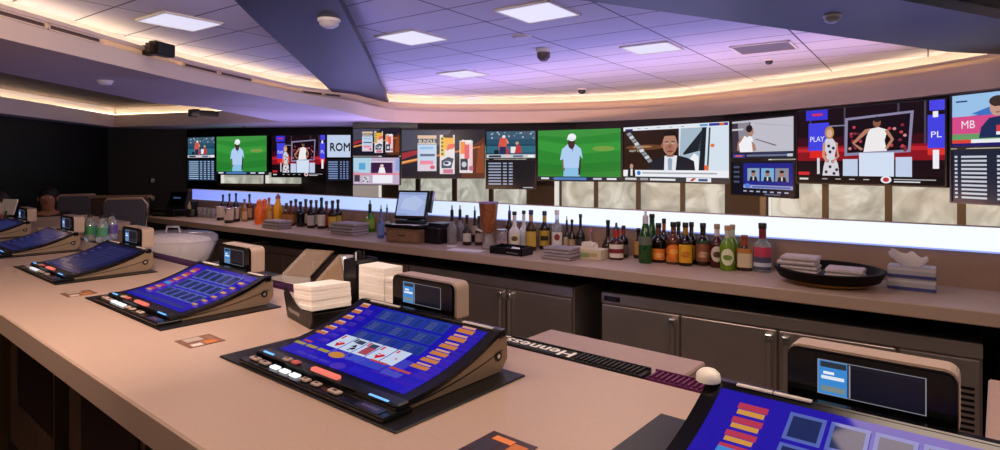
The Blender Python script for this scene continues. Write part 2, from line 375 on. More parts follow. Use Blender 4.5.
# ================================================================== TELEVISIONS
class Scr(MB):
    def __init__(s, M, e=None): super().__init__(); s.M = M; s.k = 0; s.e = e; s.gl = 0
    def rect(s, a, b, c, d, h, e=None):
        s.k += 1; s.face([s.M(a, b, s.k), s.M(c, b, s.k), s.M(c, d, s.k), s.M(a, d, s.k)], em(h, s.e if e is None else e, s.gl))
    def poly(s, P, h, e=None):
        s.k += 1; s.face([s.M(u, v, s.k) for u, v in P], em(h, s.e if e is None else e, s.gl))
    def ell(s, cx, cy, rx, ry, h, n=18, e=None): s.poly([(cx+rx*math.cos(2*PI*i/n), cy+ry*math.sin(2*PI*i/n)) for i in range(n)], h, e)
    def txt(s, st, cx, cy, hgt, w, h, e=None):
        vs, fs, asp = text_mesh(st); s.k += 1
        s.mesh([s.M(cx+x*w/asp, cy+y*hgt, s.k) for x, y in vs], fs, em(h, s.e if e is None else e, s.gl))
    def rows(s, a, b, c, d, n, cols, h, fill=.5):
        for i in range(n):
            v = b+(d-b)*(i+.25)/n
            for (x0, x1) in cols: s.rect(a+(c-a)*x0, v, a+(c-a)*x1, v+(d-b)/n*fill, h)
def golf(s, cx=.42, sc=1):
    s.rect(0, 0, 1, 1, '#2f8a35')
    s.poly([(0, .62), (.35, .50), (1, .58), (1, .75), (.4, .7), (0, .82)], '#3a9a3c'); s.poly([(0, .1), (1, .2), (1, .38), (.3, .3), (0, .35)], '#287f30')
    s.poly([(0, .9), (.5, .84), (1, .92), (1, 1), (0, 1)], '#3f9440'); s.ell(.8, .62, .13, .05, '#7aa048')
    w = .105*sc
    s.poly([(cx-w*.95, .08), (cx+w*.95, .08), (cx+w*.9, .3), (cx-w*.9, .3)], '#8fc4ea')
    s.poly([(cx-w, .2), (cx-w*.8, .18), (cx-w*.7, .45), (cx-w*1.1, .42)], '#8a6048'); s.poly([(cx+w*.8, .1), (cx+w*1.02, .12), (cx+w*1.12, .42), (cx+w*.8, .4)], '#3a2a2a')
    s.poly([(cx-w*.9, .25), (cx+w*.85, .25), (cx+w*.95, .5), (cx+w*1.3, .42), (cx+w*1.1, .62), (cx+w*.4, .72), (cx-w*.4, .72), (cx-w*1.1, .62), (cx-w*1.35, .4), (cx-w*.95, .42)], '#b4d2f6')
    s.poly([(cx-w*.05, .7), (cx+w*.35, .7), (cx+w*.1, .55)], '#6e8ccc'); s.ell(cx, .75, w*.42, .13, '#4a2f2c'); s.ell(cx+.005, .85, w*.5, .075, '#f4f6fc'); s.rect(cx-w*.52, .80, cx+w*.35, .835, '#e4e8f4')
    s.rect(0, 0, 1, .075, '#18243c'); s.rect(.04, .02, .14, .055, '#e0e4ea'); s.rect(.2, .01, .6, .06, '#4f7fc0'); s.rect(.68, .02, .78, .055, '#c8d0dc'); s.rect(.84, .02, .95, .055, '#e8ecf2')
def studio(s, full=True):
    s.rect(0, 0, 1, 1, '#1a0a12')
    s.poly([(0, .3), (1, .3), (1, .5), (0, .5)], '#8c1420'); s.poly([(0, .42), (1, .42), (1, .47), (0, .47)], '#c42430'); s.rect(0, .5, 1, .62, '#3a0c18')
    for x in (.1, .36, .72, .88): s.rect(x, .5, x+.012, 1, '#4a4458')
    s.poly([(.07, .86), (.24, .86), (.24, 1), (.07, 1)], '#3c36d8'); s.rect(.12, .92, .2, .95, '#e03040')
    s.poly([(.09, .44), (.25, .44), (.25, .82), (.09, .82)], '#4444e6'); s.txt('PLAY', .16, .6, .07, .11, '#f4f4ff'); s.rect(.1, .34, .26, .44, '#e02a22')
    s.poly([(.9, .44), (1, .44), (1, .83), (.9, .83)], '#4444e6'); s.txt('PL', .95, .6, .07, .06, '#f4f4ff'); s.rect(.9, .36, 1, .44, '#e0362a'); s.poly([(.91, .88), (1, .88), (1, 1), (.91, 1)], '#4a48e8'); s.rect(.93, .8, .96, .87, '#f0f0ff')
    s.rect(.25, .76, .4, .775, '#8a88a4'); s.rect(.93, .2, .965, .42, '#f4f0fa')
    s.poly([(.365, .36), (.80, .40), (.82, .90), (.37, .86)], '#8d88a8'); s.poly([(.385, .40), (.785, .43), (.80, .87), (.39, .83)], '#160a14')
    for i in range(60):
        random.seed(i+5); x = .40+random.random()*.38; y = .42+random.random()*.33
        if not .48 < x < .66: s.ell(x, y, .012, .02, random.choice(['#8c2434', '#c44050', '#54202c', '#d88890', '#7a3040']), 7)
    s.poly([(.50, .41), (.655, .42), (.64, .55), (.66, .68), (.60, .72), (.54, .70), (.52, .6)], '#f2eef0'); s.poly([(.44, .52), (.53, .66), (.55, .71), (.51, .70), (.42, .53), (.48, .43), (.5, .45)], '#b87f68'); s.poly([(.64, .67), (.68, .56), (.64, .45), (.66, .44), (.70, .56), (.66, .69)], '#b87f68'); s.ell(.59, .78, .026, .065, '#8a5a48'); s.ell(.592, .82, .026, .035, '#20181a')
    s.rect(.355, .10, .46, .32, '#c6d2ec'); s.rect(.47, .10, .70, .40, '#d6e2f6'); s.rect(.71, .10, .81, .34, '#c6d2ec')
    s.rect(.16, .12, .18, .34, '#d8d8e4')
    s.poly([(.20, .08), (.33, .08), (.32, .25), (.295, .36), (.31, .52), (.28, .6), (.23, .6), (.205, .52), (.235, .38), (.21, .22)], '#d8d4dc')
    for x, y in ((.23, .15), (.29, .13), (.26, .22), (.24, .3), (.28, .29), (.25, .5), (.285, .47), (.26, .42), (.31, .18)): s.ell(x, y, .012, .022, '#302c48', 8)
    s.poly([(.205, .54), (.225, .56), (.22, .38), (.25, .3), (.235, .27), (.2, .36)], '#c99880'); s.poly([(.3, .55), (.318, .54), (.315, .36), (.27, .29), (.28, .27), (.33, .36)], '#c99880')
    s.ell(.255, .68, .035, .085, '#b88a50'); s.ell(.256, .67, .022, .055, '#e0b098')
    s.rect(0, 0, 1, .10, '#0a0608'); s.rect(.01, .105, .1, .15, '#d42a34'); s.rect(.02, .04, .09, .065, '#d8d8d8')
    for x in (.2, .3, .4, .5): s.rect(x, .05, x+.04, .062, '#b8b8c0')
    s.ell(.65, .06, .035, .045, '#e8e8f0'); s.ell(.65, .06, .02, .028, '#c03040'); s.rect(.7, .06, .95, .072, '#b0b0b8'); s.rect(.7, .03, .86, .045, '#d8d8e0')
def news(s):
    s.rect(0, 0, 1, 1, '#d9e6f2'); s.rect(.0, .1, .56, .93, '#2c1a14'); s.ell(.22, .62, .2, .05, '#6a4228'); s.ell(.2, .63, .1, .02, '#b08458')
    for i in range(9): s.poly([(.03+i*.027, .88-i*.062), (.07+i*.027, .91-i*.062), (.09+i*.027, .86-i*.062), (.05+i*.027, .83-i*.062)], '#cfd4da' if i % 2 else '#8f969e')
    s.txt('FIRST TAKE', .14, .555, .035, .15, '#f4ecd8')
    s.poly([(.56, .2), (.78, .2), (.8, .93), (.58, .93)], '#a8bccc')
    for i in range(9): s.poly([(.60, .5), (.605, .47), (.80, .56+i*.045), (.795, .585+i*.045)], '#1e262e')
    s.poly([(.66, .2), (.74, .2), (.74, .44), (.70, .5), (.66, .4)], '#f2f4f8'); s.poly([(.74, .2), (.79, .2), (.81, .93), (.77, .93)], '#1a2028'); s.poly([(.81, .2), (.825, .2), (.845, .92), (.83, .92)], '#3a4652')
    s.ell(.86, .62, .018, .03, '#e8783a'); s.rect(.79, .21, .825, .29, '#ec6a3a')
    s.rect(0, .93, 1, 1, '#e6ecf4'); s.rect(.02, .93, .1, .965, '#2a3068'); s.rect(.83, .945, .99, .99, '#2c3c9c'); s.rect(.92, .95, .96, .99, '#e87038'); s.rect(.75, .945, .82, .985, '#6aa0d0')
    for x in (.15, .23, .35, .47, .58): s.rect(x, .955, x+.03, .968, '#9098a8')
    s.poly([(.27, .2), (.71, .2), (.70, .36), (.64, .42), (.54, .47), (.44, .47), (.32, .4), (.28, .33)], '#20202c')
    s.poly([(.42, .2), (.53, .2), (.545, .46), (.425, .46)], '#e8eaf2'); s.poly([(.46, .2), (.495, .2), (.5, .40), (.475, .43), (.455, .40)], '#98a8c0')
    s.rect(.445, .44, .51, .56, '#8e5c4c'); s.ell(.475, .665, .07, .195, '#b88470'); s.ell(.402, .64, .011, .04, '#9c6654'); s.ell(.548, .64, .011, .04, '#9c6654'); s.ell(.475, .585, .045, .09, '#a87260')
    s.poly([(.404, .74), (.41, .83), (.44, .89), (.51, .89), (.54, .83), (.546, .74), (.53, .81), (.42, .81)], '#1c1614')
    s.rect(.43, .695, .463, .712, '#2c1c18'); s.rect(.49, .695, .523, .712, '#2c1c18'); s.ell(.448, .675, .013, .012, '#f0e8e4', 8); s.ell(.507, .675, .013, .012, '#f0e8e4', 8); s.ell(.448, .675, .006, .01, '#1c1010', 8); s.ell(.507, .675, .006, .01, '#1c1010', 8); s.poly([(.468, .65), (.487, .65), (.494, .6), (.461, .6)], '#8e5a4a'); s.ell(.477, .535, .03, .014, '#7c4238', 10)
    s.rect(0, .095, 1, .205, '#f0f2f6'); s.rect(.2, .14, .90, .165, '#a4a8b4'); s.ell(.165, .15, .02, .04, '#2c78d0')
    s.poly([(.045, .08), (.13, .08), (.125, .2), (.10, .25), (.075, .25), (.05, .2)], '#181820'); s.rect(.078, .1, .1, .22, '#e4e6ee'); s.ell(.088, .27, .018, .05, '#c09484')
    s.rect(0, 0, 1, .085, '#30343c'); s.rect(.02, .02, .14, .06, '#c8ccd4'); s.rect(.18, .02, .26, .06, '#989ca4'); s.rect(.28, .02, .53, .055, '#e0e4ea'); s.rect(.63, .01, .85, .08, '#e8eaf0'); s.poly([(.66, .02), (.69, .02), (.72, .075), (.69, .075)], '#c03030'); s.rect(.74, .02, .82, .065, '#3a5888')
def offer(s):
    s.rect(0, 0, 1, 1, '#1c1a28'); s.poly([(0, .55), (.5, .7), (.6, 1), (0, 1)], '#4a4a5c'); s.poly([(0, 0), (1, 0), (1, .3), (0, .2)], '#1a1624')
    s.poly([(.72, .0), (1, 0), (1, .85), (.8, .6)], '#5c2c18'); s.poly([(.9, .1), (1, .1), (1, .75), (.92, .6)], '#8c4420')
    s.poly([(0, .38), (.28, .55), (.28, .62), (0, .52)], '#a02c38'); s.poly([(0, .28), (.95, .64), (.95, .67), (0, .34)], '#c8702c'); s.poly([(0, .30), (.3, .42), (.3, .45), (0, .34)], '#f0a860')
    s.rect(.19, .82, .42, .89, '#e4c0a4'); s.txt('BUNDLE', .305, .765, .075, .20, '#f8f0e0'); s.rect(.19, .71, .42, .725, '#f4dcc0')
    s.rect(.19, .14, .42, .70, '#c4d6ec'); s.rect(.2, .14, .41, .32, '#e0d0e0'); s.rect(.22, .60, .38, .65, '#8cc0e8'); s.rect(.22, .45, .40, .50, '#586c8c'); s.rect(.22, .28, .38, .36, '#f08ca4'); s.ell(.37, .22, .03, .04, '#d85c74')
    s.rect(.46, .08, .64, .90, '#e8e0e4'); s.rect(.475, .6, .63, .86, '#f0b040'); s.rect(.50, .84, .62, .9, '#241c20'); s.rect(.47, .45, .52, .85, '#e8c040')
    for k in range(5): s.ell(.49, .5+k*.08, .015, .02, '#2c2420', 8)
    s.poly([(.535, .56), (.64, .64), (.64, .72), (.56, .7)], '#e86858'); s.poly([(.48, .2), (.6, .2), (.63, .4), (.56, .44), (.48, .36)], '#3c4c64'); s.ell(.55, .3, .05, .05, '#dce4f0'); s.ell(.54, .31, .03, .03, '#303c50'); s.rect(.5, .09, .62, .18, '#d07898')
    s.rect(.70, .10, .86, .78, '#e8dce0'); s.rect(.73, .74, .84, .8, '#f0f0f4'); s.rect(.75, .79, .83, .83, '#181418'); s.rect(.71, .5, .77, .76, '#f09040'); s.rect(.76, .4, .82, .7, '#e8646c'); s.rect(.83, .14, .86, .72, '#f8c8cc')
    s.rect(.71, .16, .80, .4, '#2c3040'); s.ell(.755, .28, .03, .06, '#c8ccd8'); s.ell(.84, .2, .03, .05, '#c86c88')
def baseball(s):
    s.rect(0, 0, 1, 1, '#285068'); s.rect(0, .7, 1, 1, '#3c5c74'); s.rect(0, .2, 1, .45, '#2f6a80'); s.rect(0, .45, 1, .5, '#1c3c50')
    for i in range(30):
        random.seed(i); s.ell(random.random(), .72+random.random()*.25, .02, .03, random.choice(['#8098ac', '#c4d0d8', '#405468', '#7c5c5c']), 6)
    s.poly([(.26, .28), (.40, .28), (.42, .5), (.44, .68), (.36, .8), (.28, .74), (.25, .5)], '#d8584c'); s.rect(.27, .16, .40, .42, '#203058'); s.ell(.36, .8, .035, .06, '#e8e0dc'); s.poly([(.4, .7), (.46, .6), (.44, .5)], '#d8a890')
    s.rect(.5, .18, .6, .42, '#ecece8'); s.poly([(.58, .18), (.72, .18), (.70, .45), (.62, .5)], '#c43a40'); s.ell(.63, .55, .035, .06, '#c8a090'); s.rect(.16, .12, .25, .3, '#141c2c'); s.rect(.4, .12, .46, .35, '#b83840')
    s.rect(0, 0, 1, .13, '#c8ccd4'); s.rect(.05, .02, .3, .1, '#303848'); s.rect(.4, .02, .5, .1, '#e8c8d0'); s.rect(.55, .02, .75, .1, '#6c7484'); s.rect(.85, .02, .97, .11, '#f0f4f8')
def odds(s, bg='#14141c', row='#9aa4c0', n=8, cols=((.04, .3), (.34, .42), (.46, .54)), b=.1, d=.95, right=True):
    s.rect(0, 0, 1, 1, bg); s.rows(0, b, 1, d, n, cols, row)
    if right: s.rect(.75, .02, .95, .05, '#c0c4cc')
def rome(s):
    s.rect(0, 0, 1, 1, '#c3d3ee'); [s.txt('ROM', .54+dx, .46+dy, .36, .84, '#14161c', .9) for dx, dy in ((0, 0), (.008, 0), (.016, 0), (.008, .02), (.008, -.02))]
def nba(s):
    s.rect(0, 0, 1, 1, '#c2c0cc'); s.rect(0, .15, .32, .95, '#3a3040'); s.poly([(.1, .95), (.3, .95), (.32, .5), (.12, .5)], '#8c8894'); s.rect(.0, .75, .2, .8, '#c8c8d0'); s.poly([(.38, .5), (.42, .5), (.74, .32), (.72, .3)], '#6a5058'); s.poly([(.4, .9), (1, .75), (1, .76), (.4, .92)], '#a8a4b4')
    s.poly([(.14, .16), (.36, .16), (.36, .5), (.32, .62), (.27, .55), (.22, .6), (.18, .5), (.12, .38)], '#f4f4f8'); s.poly([(.12, .38), (.18, .52), (.22, .6), (.17, .58), (.1, .42), (.09, .2), (.13, .2)], '#b08070'); s.poly([(.34, .45), (.4, .35), (.42, .2), (.36, .18)], '#b08070')
    s.ell(.325, .70, .05, .13, '#b48470'); s.ell(.30, .78, .055, .10, '#1c1618'); s.poly([(.37, .7), (.385, .67), (.37, .65)], '#b48470'); s.rect(0, 0, 1, .16, '#1c2038'); s.rect(.02, .02, .22, .1, '#3c48a8'); s.rect(.06, .04, .18, .08, '#e85c50'); s.rect(.26, .04, .9, .09, '#6c7490'); s.rect(.9, .03, .98, .1, '#c8ccd8'); s.rect(.35, .11, .9, .15, '#34385c')
def panel3(s):
    s.rect(0, 0, 1, 1, '#0c0c1c'); s.rect(.2, .3, .98, .95, '#1c2488'); s.rect(.2, .2, .98, .3, '#98a4d4'); s.rect(.35, .22, .95, .27, '#5c68b4'); s.ell(.27, .27, .05, .07, '#5c80e0')
    for i, x in enumerate((.27, .50, .72)):
        s.rect(x, .42, x+.2, .80, ['#8ca4c0', '#7cb0d8', '#8c8c9c'][i]); s.poly([(x+.03, .42), (x+.17, .42), (x+.15, .55), (x+.05, .55)], '#1c1c28'); s.rect(x+.09, .44, x+.11, .55, '#e0e0e8'); s.ell(x+.1, .64, .035, .08, '#a87868'); s.ell(x+.1, .7, .036, .04, '#2a2020')
    for y in (.35, .5, .65, .8): s.rect(.03, y, .13, y+.06, '#48506c')
    for i in range(7): s.rect(.2+i*.11, .09, .26+i*.11, .13, '#a8acc8')
    s.rect(.55, .02, .8, .06, '#585c70')
def replay(s):
    s.rect(0, 0, 1, 1, '#c4b0cc'); s.poly([(0, .5), (.35, .4), (.4, 1), (0, 1)], '#b0d4e8'); s.rect(.12, .55, .26, .8, '#5ca8d8'); s.rect(.38, .42, .85, .85, '#5a3068'); s.rect(.40, .45, .83, .82, '#3a1c44'); s.ell(.62, .7, .04, .06, '#e8c4c0'); s.poly([(.54, .42), (.7, .42), (.67, .64), (.57, .64)], '#f4f0f4'); s.rect(.36, .82, .87, .86, '#e4dcf0'); s.rect(.92, .5, .99, .95, '#88a8e8')
    s.rect(0, .35, 1, .42, '#e08ca0'); s.rect(.02, .1, .14, .35, '#484048'); s.rect(.2, .05, .34, .3, '#d4d4dc'); s.rect(.42, .05, .85, .35, '#f2f0f8'); s.rect(.04, .05, .1, .09, '#e0d0d4')
    for x, y in ((.22, .12), (.28, .2), (.31, .1), (.25, .25)): s.ell(x, y, .02, .03, '#484054', 8)
def soccer(s):
    s.rect(0, 0, 1, 1, '#9cc4ec'); s.poly([(0, .55), (.3, .6), (.6, .9), (1, .95), (1, .5), (0, .5)], '#2c5ca8'); s.poly([(.2, .62), (.5, .8), (.7, .7), (.4, .56)], '#3c74c4'); s.rect(0, .22, 1, .58, '#d84c8c'); s.txt('MB', .17, .42, .15, .14, '#f8e8f4'); s.rect(0, .1, 1, .24, '#68a068'); s.rect(.04, .86, .16, .89, '#203c70')
    s.poly([(.28, .15), (.62, .15), (.6, .45), (.5, .55), (.38, .52), (.3, .35)], '#1c2c58'); s.ell(.46, .72, .075, .17, '#c89c88'); s.ell(.46, .83, .08, .1, '#3c2c28'); s.rect(.43, .73, .455, .75, '#20181c'); s.rect(.475, .73, .5, .75, '#20181c'); s.ell(.465, .62, .02, .012, '#8c5048', 8)
    s.rect(.45, .26, .7, .38, '#d43c48'); s.rect(.45, .2, .7, .26, '#f0f0f4'); s.rect(0, .06, .2, .13, '#e04438'); s.rect(.2, .06, 1, .13, '#f0f0f4'); s.rect(0, 0, 1, .06, '#241c6c')
def television(label, A, B, y0a, y1a, y0b, y1b, content, mount=True, group='televisions on the sports wall'):
    Pa, Pb = tvp(*A), tvp(*B); d = Pb-Pa; W = d.length; rz = math.atan2(d.y, d.x)
    za = [CZ-(y-HZ)*A[1]*S/F for y in (y0a, y1a)]; zb = [CZ-(y-HZ)*B[1]*S/F for y in (y0b, y1b)]
    z1 = (za[0]+zb[0])/2; z0 = (za[1]+zb[1])/2; H = z1-z0; mid = (Pa+Pb)/2
    t = thing('television', label, 'television', (mid.x, mid.y, z0), rz, group)
    w = W/2-.002; fr = .011
    b = MB(); b.box(-w, w, .004, .05, 0, H, M_BLACK, bev=.004, seg=1)
    for (x0, x1, q0, q1) in ((-w, w, 0, fr), (-w, w, H-fr, H), (-w, -w+fr, fr, H-fr), (w-fr, w, fr, H-fr)): b.box(x0, x1, -.006, .006, q0, q1, M_BLACK)
    b.build('frame', t)
    def M(u, v, k): return (-w+fr+u*(2*w-2*fr), .003-k*.00006, fr+v*(H-2*fr))
    s = Scr(M); content(s); s.build('screen', t)
    g = MB()
    if mount: g.box(-.05, .05, .05, .14, H*.4, H*.7, M_BLKM)
    else: g.box(-.05, .05, .05, .14, H*.3, H*.6, M_BLKM)
    g.box(-.14, .14, .05, .06, H*.3, H*.6, M_BLKM); g.build('mount', t)
    return t
def stack(la, lb, A, B, ya, yb, ca, cb, g='stacked paired televisions'):
    television(la, A, B, ya[0], ya[1], yb[0], yb[1], ca, True, g); television(lb, A, B, ya[2], ya[3], yb[2], yb[3], cb, False, g)
stack('upper television of the rightmost stacked pair, man before a pink hoarding', 'lower television of the rightmost stacked pair, dark table of white rows', (950, 3.43), (1062, 2.90), (95, 148, 149, 202.5), (82, 146, 147, 210), soccer,
      lambda s: odds(s, '#1c2438', '#c8ccd8', 11, ((.03, .06), (.10, .36), (.46, .51), (.56, .61), (.66, .71), (.8, .95)), .05, .92))
television('large television showing a studio host before a big red-lit screen, right side of the wall', (796, 4.30), (947.5, 3.45), 112, 184.5, 95.5, 186.5, studio)
stack('upper television showing a basketball player in white, beside the news interview screen', 'lower television showing three small portraits on blue', (731, 4.93), (795.3, 4.32), (121.5, 161, 162.5, 196), (114, 157, 157.5, 197.5), nba, panel3)
television('large television showing a man in dark suit being interviewed', (622.5, 5.78), (730.5, 4.95), 126.5, 181.5, 120.5, 184.8, news)
television('large television showing a golfer, centre of the wall beside the interview screen', (537, 6.24), (622, 5.80), 130, 181.5, 127, 181.5, golf)
stack('upper television showing a baseball game, left of the centre golf screen', 'lower television with a dark table, left of the centre golf screen', (485.5, 6.40), (536.5, 6.26), (130.3, 158.8, 159.6, 189), (130.3, 158.8, 159.6, 189.5), baseball, odds)
television('large television showing a drinks offer with two cans above the register', (400.8, 6.37), (485.2, 6.40), 129, 178.5, 129.5, 178.8, offer)
stack('upper small television repeating the drinks offer, left of the large offer screen', 'lower small television with a pale washed out studio scene', (352.3, 6.43), (400.5, 6.38), (127.5, 155.8, 156.8, 184.5), (128, 155.8, 156.8, 186), offer, replay)
stack('small television showing three black letters on pale blue', 'narrow television with blue score rows below the three black letters', (326.3, 7.5), (351.5, 7.5), (134.6, 158, 159.5, 181), (134, 158, 159.5, 181), rome, lambda s: odds(s, '#121424', '#8098cc', 8, ((.05, .45), (.55, .62), (.68, .76), (.82, .9)), .04, .97, False))
television('large television showing the studio host, far left group beside the three letter screen', (271.5, 7.78), (326, 7.5), 135.5, 177.5, 134, 177.5, studio)
television('large television showing a golfer, far left end of the wall', (215.8, 8.12), (267.5, 7.8), 136, 175.5, 135, 174.5, golf)
stack('upper television of the leftmost stacked pair showing a ball game', 'lower television of the leftmost stacked pair with a pale blue table', (187.3, 8.45), (215.3, 8.14), (136.8, 158.5, 159.5, 181), (136.6, 158.2, 159.2, 181), baseball, lambda s: odds(s, '#20304c', '#9cb8d8', 9, ((.05, .4), (.46, .54), (.6, .68), (.74, .82), (.88, .96)), .03, .97, False))
# ================================================================== FRONT BAR
BN0, BN1 = .437, 1.19
bt = MB(); bt.box(-6.5, 1.8, BN0, BN1, 1.005, 1.07, M_TOP, bev=.004, seg=1)
bt.box(-6.5, -5.42, BN1, 1.82, 1.005, 1.07, M_TOP, bev=.004, seg=1)
tag(bt.build('bar_counter', rotz=BROT), 'long taupe bar counter with video poker machines set into it', 'bar counter')
M_EDG2 = mat('#5d4a40', .45, noise=.06, nscale=120)
ba = MB(); M_PAN = mat('#4c3c30', .25, noise=.4, nscale=7); N0 = .66
ba.box(-6.3, 1.7, N0+.06, BN1-.03, 0, 1.0, M_DK)
ba.box(-6.3, -5.45, BN1, 1.79, 0, 1.0, mat('#8d7362', .5))
for k in range(9):
    t0 = -6.0+k*.85+.05
    ba.box(t0, t0+.72, N0, N0+.06, .30, 1.0, M_PAN); ba.box(t0+.15, t0+.66, N0-.004, N0+.001, .5, .68 if False else .63, M_BLACK)
    ba.box(t0+.15, t0+.66, N0-.006, N0+.001, .52, .95, M_GLOSS, bev=.003, seg=1); ba.box(t0+.735, t0+.755, N0-.02, N0+.06, 0, 1.0, mat('#5a4630', .3, metal=.5))
ba.box(-6.3, 1.7, N0+.01, N0+.06, 0, .30, M_BLKM)
tag(ba.build('bar_cabinetry', rotz=BROT), 'dark panelled base below the bar counter with recessed black panels', 'bar base')
# rail mat along the inner edge
def railmat(t0, t1, col, label, word=None, n0=1.195, n1=1.25):
    t = thing('rail_mat', label, 'bar mat', BAR((t0+t1)/2, n0, 1.0585), BROT, 'rail mats along the inner bar edge'); h = (t1-t0)/2; D = n1-n0
    m = mat(col, .6); b = MB(); b.box(-h, h, 0, D, 0, .012, m)
    b.box(-h, h, 0, .003, .012, .0135, m); b.box(-h, h, D-.004, D, .012, .018, m)
    n = int(h*2/.012)
    for i in range(n):
        x = -h+.006+i*.012
        if word and x < h*.18: continue
        b.box(x, x+.005, .006, D-.006, .012, .017, m)
    b.build('mat', t)
    if word:
        w = MB(); w.box(-h, h*.15, .004, D-.004, .012, .0145, m); [w.text(word, (-h*.42+dx, D*.5+dy, .0155+.0001*q_), (-1, 0, 0), (0, -1, 0), D*.92, mat('#fbf8f2', .5), w=h*1.1) for q_, (dx, dy) in enumerate(((0, 0), (.0016, 0), (-.0016, 0), (0, .0014)))]; w.build('lettering', t); tag(t.children[1], 'raised white lettering')
    return t
railmat(-1.03, -.60, '#14110f', 'black ribbed rail mat with white lettering on inner bar edge', 'Hennessy')
railmat(-.588, -.2, '#5a1048', 'short purple rail mat right of the black lettered mat')
railmat(-2.25, -1.75, '#43103c', 'purple rail mat on the inner bar edge left of the napkin caddy')
railmat(-3.6, -2.85, '#3c1040', 'purple rail mat on the inner bar edge beside the water bottles')
us = MB(); us.box(-7, .5, 0, .05, 0, .04, M_STEELD)
rl = MB(); rl.box(-5.4, 1.6, BN1+.001, 1.256, .98, 1.0575, mat('#4a3a36', .4, metal=.3)); tag(rl.build('bar_rail', rotz=BROT), 'narrow metal ledge on the bartender side of the bar holding rail mats', 'rail')
# grey-brown cover behind the lettered mat
cv = MB(); cv.box(-1.0, -.545, 1.26, 1.43, .80, 1.055, mat('#a3887c', .42, noise=.04, nscale=60), bev=.004, seg=1); cv.box(-.99, -.56, 1.265, 1.41, 0, .80, M_BLKM)
tag(cv.build('equipment_cover', rotz=BROT), 'flat taupe cover of bartender station behind the lettered rail mat', 'cover')
cv = MB(); cv.box(-.02, .6, 1.27, 1.74, .97, 1.05, mat('#a3887c', .42, noise=.04, nscale=60), bev=.004, seg=1); cv.box(0, .58, 1.29, 1.72, 0, .97, M_BLKM)
tag(cv.build('equipment_cover', rotz=BROT), 'taupe cover at the right picture edge beyond the nearest player display', 'cover')
sk_ = thing('underbar_sink', 'steel underbar sink left of the taupe cover at the right edge', 'sink', BAR(-.2, 1.5, 0), BROT); q = MB(); ms_ = mat('#a49a94', .3, metal=.7, noise=.25, nscale=14)
for (x0, x1, y0, y1, z0, z1) in ((-.16, .165, -.2, -.19, .62, .88), (-.16, .165, .21, .22, .62, .9), (-.16, -.15, -.2, .22, .62, .88), (.155, .165, -.2, .22, .62, .88), (-.16, .165, -.2, .22, .61, .62), (-.17, .17, .2, .23, .88, .91)): q.box(x0, x1, y0, y1, z0, z1, ms_, bev=.002, seg=1)
q.build('basin', sk_); q = MB()
for sx_ in (-1, 1): 
    q = MB(); q.tube([(sx_*.13, 0, 0), (sx_*.13, 0, .62)], .016, M_STEELD); q.build('leg', sk_)
